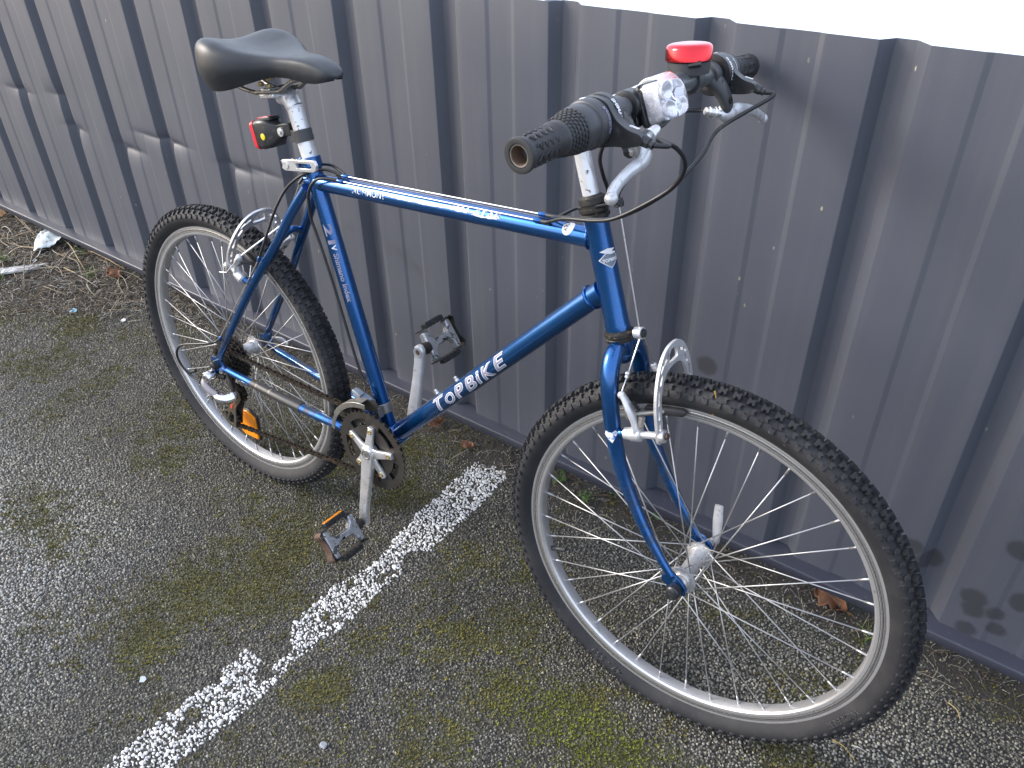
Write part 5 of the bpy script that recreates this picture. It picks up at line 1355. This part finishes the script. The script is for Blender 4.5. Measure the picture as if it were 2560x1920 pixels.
def pedal(c, s, shift):
    y = V(0, s, 0); Q = lambda a, t_, n_: c + y * (.012 + (a - .012) * .86) + PT * (t_ * .86 + shift[0]) + PN * (n_ + shift[1])
    mb = MB()
    H = [(.020, -.034), (.034, -.034), (.036, -.018), (.046, -.0085), (.082, -.0085), (.092, -.018), (.094, -.036), (.107, -.036), (.109, -.012), (.109, .012), (.107, .036), (.094, .036), (.092, .018), (.082, .0085), (.046, .0085), (.036, .018), (.034, .034), (.020, .034), (.018, .012), (.018, -.012)]
    mb.prism([(.012 + (a - .012) * .86, t_ * .86) for a, t_ in H], c, y, PT, .016, PN); body = obj('pedal', mb, M['pedal_body'], bike, bevel=.003)
    mb = MB(); mb.lathe([(.004, .0080), (.010, .0080), (.0105, .0115), (.020, .0120)], c, y, 20); obj('pedal_axle', mb, M['cage'], body)
    for k in (-1, 1):
        teeth = [(.016, -.010)]
        for i in range(7):
            a = .022 + i * .0125; teeth += [(a, -.012), (a + .004, -.0155), (a + .008, -.012)]
        teeth += [(.112, -.010), (.112, .010)]
        for i in range(6, -1, -1):
            a = .022 + i * .0125; teeth += [(a + .008, .012), (a + .004, .0155), (a, .012)]
        teeth += [(.016, .010)]
        mb = MB(); mb.prism([(.012 + (a - .012) * .86, n_) for a, n_ in teeth], c + PT * k * .0325, y, PN, .0022, PT)
        obj('cage_plate', mb, M['cage'], body)
        mb = MB(); mb.box(Q(.064, k * .0435, .002), y, PT, PN, (.050, .009, .015)); holder = obj('reflector_holder', mb, M['plastic'], body, bevel=.001)
        mb = MB(); mb.box(Q(.064, k * .0490, .002), y, PT, PN, (.044, .0026, .0105)); mb2 = obj('reflector', mb, M['orange'] if s < 0 and k > 0 else M['plastic'], body, bevel=.0006)
    mb = MB(); mb.tube([Q(.112, -.0375, 0), Q(.119, -.030, 0), Q(.1135, -.014, 0), Q(.1125, 0, 0), Q(.1135, .014, 0), Q(.119, .030, 0), Q(.112, .0375, 0)], .011, 10, flat=(1, .12), up=PN, smooth=5); obj('end_plate', mb, M['rust'] if s < 0 else M['cage'], body)
    return body
pedal(BB + CRD * .163 + V(0, -.0835, 0), -1, (0, 0)); pedal(BB - CRD * .163 + V(0, .076, 0), 1, (0, 0))

# ---- chain
def chain_path():
    ring_c, ring_r = BB, .0705; cog_c, cog_r = AXR, .0300
    G, gr = V(.030, 0, .256), .0215; T_, tr = V(-.006, 0, .183), .0215
    pts = []
    def arcp(c, r, a0, a1, y, n):
        for a in np.linspace(math.radians(a0), math.radians(a1), n): pts.append(V(c[0] + r * math.cos(a), y, c[2] + r * math.sin(a)))
    arcp(ring_c, ring_r, -98, 95, -.049, 26)
    arcp(cog_c, cog_r, 96, 315, -.045, 14)
    arcp(G, gr, 140, -20, -.046, 8)
    arcp(T_, tr, 120, 276, -.046, 10)
    return np.array(pts)
cp = chain_path(); seg = np.linalg.norm(np.roll(cp, -1, 0) - cp, axis=1); cum = np.concatenate([[0], np.cumsum(seg)]); total = cum[-1]; nl = int(round(total / .0127 / 2)) * 2
cpc = np.concatenate([cp, cp[:1]])
def along(d): d %= total; return np.array([np.interp(d, cum, cpc[:, k]) for k in range(3)])
mb = MB()
pill = [(-.0085, 0), (-.0075, -.0034), (-.0050, -.0042), (0, -.0028), (.0050, -.0042), (.0075, -.0034), (.0085, 0), (.0075, .0034), (.0050, .0042), (0, .0028), (-.0050, .0042), (-.0075, .0034)]
for k in range(nl):
    a, b = along(k * total / nl), along((k + 1) * total / nl); m_ = (a + b) / 2; ex = unit(b - a); ez = unit(np.cross(ex, V(0, 1, 0))); ey = np.cross(ez, ex)
    wd = .0036 if k % 2 else .0026
    for s in (-1, 1): mb.prism(pill, m_ + ey * s * wd, ex, ez, .0010)
    mb.tube([a - ey * .0042, a + ey * .0042], .0022, 6); mb.tube([a - ey * .0022, a + ey * .0022], .0036, 7)
obj('chain', mb, M['chain'], bike, angle=30, kind='stuff')

# ---- derailleurs
G, T_ = V(.030, -.046, .256), V(-.006, -.046, .183)
der = MB(); der.lathe([(0, .0085), (.004, .0125), (.024, .0125), (.0255, .0115)], V(-.009, -.068, .303), YR, 22); der = obj('rear_derailleur', der, M['chrome'], bike, bevel=.0008)
mb = MB(); mb.lathe([(0, .0075), (.0012, .0075), (.0012, .004), (.0, .0036)], V(-.009, -.0935, .303), YR, 16); obj('pivot_bolt', mb, M['old_steel'], der, angle=25)
mb = MB(); mb.tube([V(-.016, -.088, .296), V(-.014, -.094, .288), V(.004, -.095, .2785), V(.022, -.0925, .272)], [.008, .0088, .0088, .0085], 12, flat=(.8, 1.1), up=(0, 1, 0), smooth=4); obj('parallelogram_link', mb, mat('grey_link_cover', (.20, .19, .215), .5), der)
mb = MB(); mb.tube([V(.014, -.091, .275), V(.026, -.0925, .2665), V(.040, -.085, .2645), V(.046, -.074, .268), V(.044, -.066, .272)], [.0075, .0105, .0115, .0115, .0095], 16, flat=(.9, 1.1), up=(0, 1, 0), smooth=5); obj('knuckle', mb, M['chrome'], der)
mb = MB(); mb.lathe([(0, .009), (.012, .009)], V(-.022, -.088, .294), unit(V(-.5, -.1, -.6)), 12); obj('cable_adjuster', mb, M['plastic'], der)
mb = MB(); mb.box(V(-.008, -.089, .266), (1, 0, -.3), (0, 1, 0), (.3, 0, 1), (.012, .010, .012)); mb.tube([V(-.008, -.09, .262), V(-.016, -.094, .252)], .0022, 8); obj('cable_anchor', mb, M['alu_bright'], der, bevel=.001)
mb = MB(); mb.tube([V(.0, -.088, .258), V(.006, -.090, .236)], .001, 6); mb.lathe([(0, .0017), (.005, .0017)], V(.006, -.090, .236), unit(V(.25, -.1, -1)), 8); obj('cable_tail', mb, M['wire'], der)
def hexy(c): return c
outer = [(.048, .268), (.050, .252), (.038, .236), (.026, .222), (.022, .206), (.020, .186), (.012, .166), (.002, .160), (-.012, .166), (-.034, .184), (-.040, .190), (-.030, .194), (-.012, .202), (-.002, .212), (.006, .226), (.014, .244), (.022, .262), (.034, .274)]
h1 = [(.014, .196), (.008, .176), (.000, .170), (-.010, .176), (-.001, .196), (.006, .206)]
h2 = [(-.015, .178), (-.030, .188), (-.016, .194), (-.008, .198)]
mb = MB(); mb.prism([outer, h1, h2], V(0, -.0565, 0), (1, 0, 0), (0, 0, 1), .0022); obj('cage_plate', mb, mat('olive_dirty_cage', (.15, .135, .105), .42, .75, var=.3, vscale=60, dirt=[((.20, .07, .03), 50, .58, .68, .7, .2)]), der, bevel=.0006)
mb = MB(); mb.prism([(.044, .276), (.052, .256), (.034, .232), (.02, .20), (.012, .166), (-.006, .160), (-.018, .17), (-.010, .19), (.006, .226), (.014, .26)], V(0, -.0385, 0), (1, 0, 0), (0, 0, 1), .002); obj('cage_plate', mb, M['greasy'], der)
for c_ in (G, T_):
    mb = MB(); mb.prism([toothed(10, .0225, .006)], c_, (1, 0, 0), (0, 0, 1), .006); mb.lathe([(-.010, .005), (.010, .005)], c_, (0, 1, 0), 10); obj('jockey_wheel', mb, M['plastic'], der)
mb = MB(); mb.prism([(-.003, -.008), (.003, -.008), (.003, .008), (-.003, .008)], V(.013, -.0580, .223), unit(V(.92, 0, -.4)), unit(V(.4, 0, .92)), .0006); obj('red_print', mb, mat('red_print', (.55, .06, .03), .5), der)
mb = MB(); mb.tube([V(.016, -.062, .300), V(.004, -.068, .302)], .006, 10); mb.tube([V(.030, -.064, .312), V(.040, -.066, .296), V(.047, -.068, .276), V(.049, -.066, .262)], [.0035, .004, .0042, .004], 10, smooth=4); obj('spring_arm', mb, M['greasy'], der)
# front derailleur
sa = seat_at(.362)
fd = MB(); fd.lathe([(-.010, .0150), (-.010, .0178), (.010, .0178), (.010, .0150)], sa, SEAT_DIR, 26, closed=True); fd.box(sa + V(.004, -.020, 0), (1, 0, 0), (0, 1, 0), SEAT_DIR, (.014, .012, .020)); fd.box(sa + V(-.014, -.024, .012), (1, 0, .3), (0, 1, 0), (-.3, 0, 1), (.030, .012, .018))
fd = obj('front_derailleur', fd, M['old_steel'], bike, bevel=.001)
mb = MB(); mb.box(sa + V(-.022, -.030, .028), unit(V(1, 0, -.25)), (0, 1, 0), unit(V(.25, 0, 1)), (.040, .014, .012)); mb.box(sa + V(-.030, -.034, .036), unit(V(1, 0, -.25)), (0, 1, 0), unit(V(.25, 0, 1)), (.022, .012, .008)); obj('linkage', mb, mat('blue_grey_linkage', (.22, .25, .29), .45, .3, dirt=[((.05, .045, .04), 80, .55, .68, .6, .2)]), fd, bevel=.0015)
def arcband(r0, r1, a0, a1, n=14): return kidney(r0, r1, math.radians(a0), math.radians(a1), n)
mb = MB(); mb.prism(arcband(.094, .1045, 92, 150), BB + V(0, -.0615, 0), (1, 0, 0), (0, 0, 1), .0018); mb.prism(arcband(.094, .102, 150, 172), BB + V(0, -.0615, 0), (1, 0, 0), (0, 0, 1), .0018); mb.prism(arcband(.1035, .1047, 98, 150), BB + V(0, -.052, 0), (1, 0, 0), (0, 0, 1), .020); obj('cage_plate', mb, M['old_steel'], fd, bevel=.0004)
mb = MB(); mb.prism(arcband(.080, .104, 84, 160), BB + V(0, -.043, 0), (1, 0, 0), (0, 0, 1), .0018); obj('cage_plate', mb, M['greasy'], fd)

# ---- brakes
def slot(p, ang, L, w=.0022):
    c_, s_ = math.cos(ang), math.sin(ang); out = []
    for k in range(5): a = -math.pi / 2 + k * math.pi / 4; out.append((L / 2 + w * math.cos(a), w * math.sin(a)))
    for k in range(5): a = math.pi / 2 + k * math.pi / 4; out.append((-L / 2 + w * math.cos(a), w * math.sin(a)))
    return [(p[0] + x * c_ - y * s_, p[1] + x * s_ + y * c_) for x, y in out]
def booster(o, ex, ey, hw, ht, h_in, name_parent, m):
    """horseshoe plate: feet at (+-hw, 0), crown at ht"""
    k = ht / .117; f = hw / .050
    ro = [(0, .117), (.018, .1145), (.034, .1045), (.0465, .087), (.0555, .064), (.0595, .040), (.0585, .015), (.0580, -.004), (.0545, -.011), (.050, -.013), (.0455, -.011), (.042, -.004)]
    ri = [(.0425, .015), (.0430, .035), (.0415, .052), (.0365, .067), (.0285, .077), (.016, .0835), (0, .0855)]
    half = ro + ri; full = half + [(-x, y) for x, y in reversed(half[1:-1])]
    P, _ = catmull(np.array([[x * f, y * k, 0] for x, y in full]), np.ones(len(full)), 3, True); poly = [(q[0], q[1]) for q in P]
    holes = [[(x * f, y * k) for x, y in [(-.0135, .0925), (0, .0915), (.0135, .0925), (.0115, .104), (.006, .1095), (-.006, .1095), (-.0115, .104)]]]
    for s in (-1, 1):
        for (x, y), tilt, L in (((.0505, .012), 0, .011), ((.0512, .032), 0, .011), ((.0492, .056), .16, .018), ((.0395, .078), .55, .012), ((.0355, .0925), .80, .010), ((.0245, .0985), 1.0, .009)):
            holes.append(slot((s * x * f, y * k), math.pi / 2 + s * tilt, L, .0021))
    mb = MB(); mb.prism([poly] + holes, o, ex, ey, .0042); return obj('booster_plate', mb, m, name_parent, bevel=.0006)
# front cantilever pair
BO = ST(-.006, 0, -.212)
fbk = empty('front_brake', (0, 0, 0), bike)
for s in (-1, 1):
    b0 = BO + SA * s * .05 + SF * .014
    mb = MB(); mb.lathe([(0, .0088), (.014, .0094), (.0145, .0105), (.020, .0105), (.026, .0095), (.027, .0055), (.052, .0052)], b0, SF, 20); obj('brake_pivot', mb, M['alu'], fbk, bevel=.0005)
bo_o = ST(.0615, 0, -.212); eyb = unit(V(-.20, 0, .98) * .0 + (V(.9811, 0, .6957) - V(1.0045, 0, .567)))
ft = unit(V(.982, 0, .18))
booster(bo_o, SA, eyb, .050, .119, .098, fbk, M['alu'])
for s in (-1, 1):
    b0 = BO + SA * s * .05
    mb = MB(); mb.tube([b0 + SF * .034 + SD * .0, b0 + SF * .034 + SD * .020 + SA * s * .002, b0 + SF * .030 + SD * .042 + SA * s * .002, b0 + SF * .022 + SD * .060 + SA * s * -.001], [.0085, .0058, .0072, .0052], 12, flat=(.75, 1.2), up=SF, smooth=4); mb.lathe([(-.010, .0105), (.004, .0105)], b0 + SF * .034, SF, 18); mb.sphere(b0 + SF * .021 + SD * .060, .0058, 12, 8); obj('brake_arm', mb, M['alu'], fbk)
    mb = MB(); mb.box(b0 + SF * .041 + SD * .044 + SA * s * .001, unit(SD * .85 + SF * -.5), SA, SF, (.016, .008, .0012)); bd = obj('badge', mb, M['black_print'], fbk, bevel=.0004)
    mb = MB(); mb.lathe([(0, .0062), (.005, .0062), (.0055, .0046), (.012, .0046)], b0 + SA * s * .004 + SF * .028 + SD * .030, unit(-SA * s), 14); mb.tube([b0 + SF * .044 + SD * .026 - SA * s * .004, b0 + SF * .040 + SD * .012 - SA * s * .000], [.0052, .0052], 6); obj('pad_post', mb, M['old_steel'], fbk, angle=25)
    pc = ST(.060, s * .0235, -.212 + .043); mb = MB()
    # shoe lies along the rim
    rd = unit((pc - AXF) - SA * ((pc - AXF) @ SA)); tg = unit(np.cross(SA, rd)); tg = tg if tg @ SF > 0 else -tg
    pcn = AXF + SA * s * .0185 + rd * .2795
    mb.add(*loft([[pcn + tg * q + SA * s * a + rd * b for a, b in rrect(.0052 * k, .0062 * k, .0025, 2)] for q, k in ((-.030, .5), (-.027, .9), (0, 1), (.028, .9), (.032, .45))])); obj('brake_shoe', mb, M['rubber'], fbk)
    mb = MB(); mb.tube([pcn + SA * s * .003, b0 + SF * .028 + SD * .030], .0038, 10); obj('shoe_stud', mb, M['old_steel'], fbk)
    mb = MB(); mb.lathe([(0, .0095), (.004, .0098), (.007, .0085), (.0075, .0055)], bo_o + SA * s * .050 + unit(np.cross(SA, eyb)) * .002 * (1 if np.cross(SA, eyb) @ SF > 0 else -1), SF, 20); obj('washer', mb, M['alu_bright'], fbk)
    mb = MB(); mb.lathe([(0, .0052), (.004, .0048)], bo_o + SA * s * .050 + SF * .0095, SF, 6); obj('bolt_head', mb, M['rust'], fbk)
yoke = V(.9400, 0, .6925)
mb = MB(); mb.lathe([(-.007, .0085), (.004, .0088), (.0055, .0075)], yoke, unit(SF * 1 - SA * .2), 20); yk = obj('cable_yoke', mb, M['alu_bright'], fbk)
mb = MB(); mb.lathe([(.0052, .0068), (.0068, .0064)], yoke, unit(SF * 1 - SA * .2), 18); obj('yoke_cap', mb, M['plastic'], fbk)
ra = BO - SA * .05 + SF * .021 + SD * .062; la = BO + SA * .05 + SF * .021 + SD * .062
mb = MB(); mb.tube([yoke - SD * .006 - SA * .002, ra], .0011, 8); mb.tube([yoke + SA * .003, la], .0024, 8); mb.sphere(yoke * .33 + ra * .67, .0042, 10, 7); mb.lathe([(0, .0034), (.006, .003)], yoke * .33 + ra * .67, unit(ra - yoke), 8); obj('straddle_cable', mb, M['wire'], fbk)
# rear cantilever pair with booster
RBO = V(.129, 0, .557); ex_r = V(0, 1, 0); bdir = unit(V(.42, 0, .91)); bout = unit(V(-.91, 0, .42))
rbk = empty('rear_brake', (0, 0, 0), bike)
for s in (-1, 1):
    b0 = RBO + V(0, s * .050, 0); mb = MB(); mb.lathe([(0, .0085), (.014, .0092), (.0145, .0102), (.022, .0102), (.023, .0055), (.040, .0052)], b0, bout, 18); obj('brake_pivot', mb, M['alu'], rbk, bevel=.0005)
booster(RBO + bout * .042, ex_r, bdir, .052, .122, .094, rbk, M['alu_bright'])
for s in (-1, 1):
    b0 = RBO + V(0, s * .050, 0) + bout * .020
    mb = MB(); mb.tube([b0, b0 + bdir * .020 + V(0, s * .004, 0), b0 + bdir * .042 + V(0, s * .010, 0) + bout * -.004, b0 + bdir * .055 + V(0, s * .012, 0) + bout * -.010], [.0085, .0062, .0066, .005], 12, flat=(.8, 1.1), up=bout, smooth=4); mb.sphere(b0 + bdir * .055 + V(0, s * .013, 0) - bout * .01, .0062, 10, 7); obj('brake_arm', mb, M['alu'], rbk)
    rd = unit(V(.52, 0, .855)); tg = unit(V(-.855, 0, .52)); rd = unit((RBO + bdir * .035 - bout * .0) - AXR); rd = unit(V(rd[0], 0, rd[2])); tg = V(-rd[2], 0, rd[0]); pcn = AXR + V(0, s * .0185, 0) + rd * .2795 + tg * .012
    mb = MB(); mb.add(*loft([[pcn + tg * q + V(0, a, 0) + rd * b for a, b in rrect(.0052 * k, .0062 * k, .0025, 2)] for q, k in ((-.030, .5), (-.027, .9), (0, 1), (.028, .9), (.032, .45))])); obj('brake_shoe', mb, M['rubber'], rbk)
    mb = MB(); mb.tube([pcn, b0 + bdir * .030 + V(0, s * .006, 0)], .0040, 10); mb.lathe([(0, .0072), (.008, .0072)], b0 + bdir * .030 + V(0, s * .002, 0), (0, s, 0), 12); obj('shoe_stud', mb, M['old_steel'], rbk)
    mb = MB(); mb.lathe([(0, .009), (.005, .0085), (.0055, .005)], RBO + V(0, s * .052, 0) + bout * .0445, bout, 16); mb.lathe([(-.004, .0115), (.010, .0115)], RBO + V(0, s * .05, 0) + bout * .006, bout, 18); obj('washer', mb, M['alu_bright'], rbk)
ryk = V(.222, -.001, .672) + bout * .012
ra = RBO - V(0, .063, 0) + bout * .010 + bdir * .055; la = RBO + V(0, .063, 0) + bout * .010 + bdir * .055
mb = MB(); mb.tube([ryk, ra], .0018, 8); mb.tube([ryk, la], .0018, 8); mb.lathe([(-.005, .006), (.005, .006)], ryk, bout, 14); mb.tube([ra, ra + V(-.03, -.012, -.035), ra + V(-.052, -.012, -.040)], .0011, 6); obj('straddle_cable', mb, M['wire'], rbk)
mb = MB(); mb.tube([ryk, V(.262, 0, .758)], .0011, 6); obj('brake_wire', mb, M['wire'], rbk)

# ---- cables
def cable(pts, r=.0026, m='cable', name='cable_housing', k=8):
    mb = MB(); mb.tube(pts, r, 10, smooth=k); return obj(name, mb, M[m], bike)
def ferrule(p, d):
    mb = MB(); mb.lathe([(-.008, .0032), (.006, .0032), (.0065, .0022)], p, d, 10); obj('ferrule', mb, M['plastic'], bike)
e1 = tt_top(.777, -.0115); e2_ = tt_top(.777, 0); e3 = tt_top(.777, .0105)
wR = bar(-.168) + unit(SF * .93 - SD * .36) * .068 - unit(SD * .93 + SF * .36) * .010
wL = bar(.143) + unit(SF * .93 - SD * .36) * .068 - unit(SD * .93 + SF * .36) * .010
cable([wR, wR + unit(SF * .93 - SD * .36) * .012 + SA * .012, V(.9985, -.137, .9935), V(1.0007, -.10, .9796), V(.9963, -.06, .9562), V(.9883, -.04, .9338), V(.9706, -.03, .9092), V(.9389, -.035, .8827), V(.9047, -.040, .8599), V(.872, -.035, .8478), V(.8233, -.025, .8362), e1 + V(.01, -.001, .001), e1])
cable([wL, wL + unit(SF * .8 - SD * .6) * .012, V(.9688, .10, .954), V(.9717, .05, .9334), V(.9687, .01, .916), V(.9585, -.01, .8979), V(.9252, -.025, .8704), V(.8922, -.035, .8545), V(.8323, -.022, .8385), e2_ + V(.012, -.001, .001), e2_])
cable([V(.9415, .0965, .9725), V(.9337, .06, .9774), V(.9173, .02, .9779), V(.90, 0, .9705), V(.8775, -.010, .9586), V(.8653, -.010, .9392), V(.8583, -.005, .9173), V(.856, .012, .8913), V(.856, .028, .8668), V(.8494, .034, .8466), V(.8117, .026, .8345), e3 + V(.012, .001, .001), e3])
cable([V(.9838, -.110, .9985), V(.984, -.095, 1.001), V(.975, -.06, 1.003), V(.953, -.02, 1.0), V(.922, .018, .984), V(.9025, .03, .9462), V(.8945, .02, .9059), V(.8865, .006, .883), ST(.0385, 0, .108)])
cable([ST(.0385, 0, .10), yoke + SD * .006], .0011, 'wire', 'brake_wire', 2)
for v_ in (-.0115, 0, .0105):
    cable([tt_top(.386, v_), tt_top(.766, v_)], .0011, 'wire', 'bare_cable', 2)
    ferrule(tt_top(.376, v_) + V(-.006, 0, -.0004), TT); ferrule(tt_top(.782, v_) + V(.004, 0, 0), TT)
f1, f2, f3 = tt_top(.376, -.0115), tt_top(.376, 0), tt_top(.376, .0105)
cable([f1, f1 + V(-.014, -.003, .001), V(.338, -.021, .789), V(.3235, -.0255, .776), V(.3135, -.0255, .756), V(.3105, -.024, .735), V(.3105, -.0225, .713), V(.3175, -.0215, .690), V(.329, -.0205, .655), V(.352, -.020, .58), V(.392, -.022, .45), seat_at(.41) + V(-.004, -.022, 0)])
cable([f2, V(.3421, -.005, .8015), V(.3126, -.0165, .7945), V(.2834, -.0205, .7785), V(.2509, -.0215, .7527), V(.2295, -.031, .7175), V(.2149, -.040, .6817), V(.2015, -.050, .6434), V(.190, -.0515, .622)])
cable([V(.190, -.052, .620), V(.036, -.0672, .407)], .0011, 'wire', 'bare_cable', 2)
cable([f3, V(.3358, .018, .8005), V(.3096, .0205, .7985), V(.2896, .018, .7935), V(.272, .012, .778), V(.262, 0, .760)])
cable([V(.036, -.067, .405), V(.0211, -.071, .3925), V(.0016, -.083, .3868), V(-.0619, -.095, .3679), V(-.0801, -.100, .3523), V(-.0870, -.1, .3338), V(-.0815, -.098, .3108), V(-.062, -.094, .292), V(-.034, -.090, .286)])
# dried rootlet caught on the front tyre
q0 = AXF + .303 * unit(V(-.12, 0, .99)) - SA * .024
tag(stems_mesh('rootlet', [(np.array(catmull(np.array([bt for bt in [V(1.062, -.012, .652), V(1.066, -.0135, .640), V(1.062, -.014, .628), V(1.066, -.0125, .614)]]) @ np.array(rotz(0)).T, np.ones(4), 4)[0]) @ np.array([[1, 0, 0], [0, math.cos(LEAN), -math.sin(LEAN)], [0, math.sin(LEAN), math.cos(LEAN)]]), .0011, (.42, .25, .07)),
       (np.array([V(1.062, -.014, .628), V(1.074, -.013, .622), V(1.078, -.013, .624)]) @ np.array([[1, 0, 0], [0, math.cos(LEAN), -math.sin(LEAN)], [0, math.sin(LEAN), math.cos(LEAN)]]), .0008, (.42, .25, .07))], M['stem'], 6), 'dry orange rootlet caught on the sidewall of the front tyre', 'rootlet')
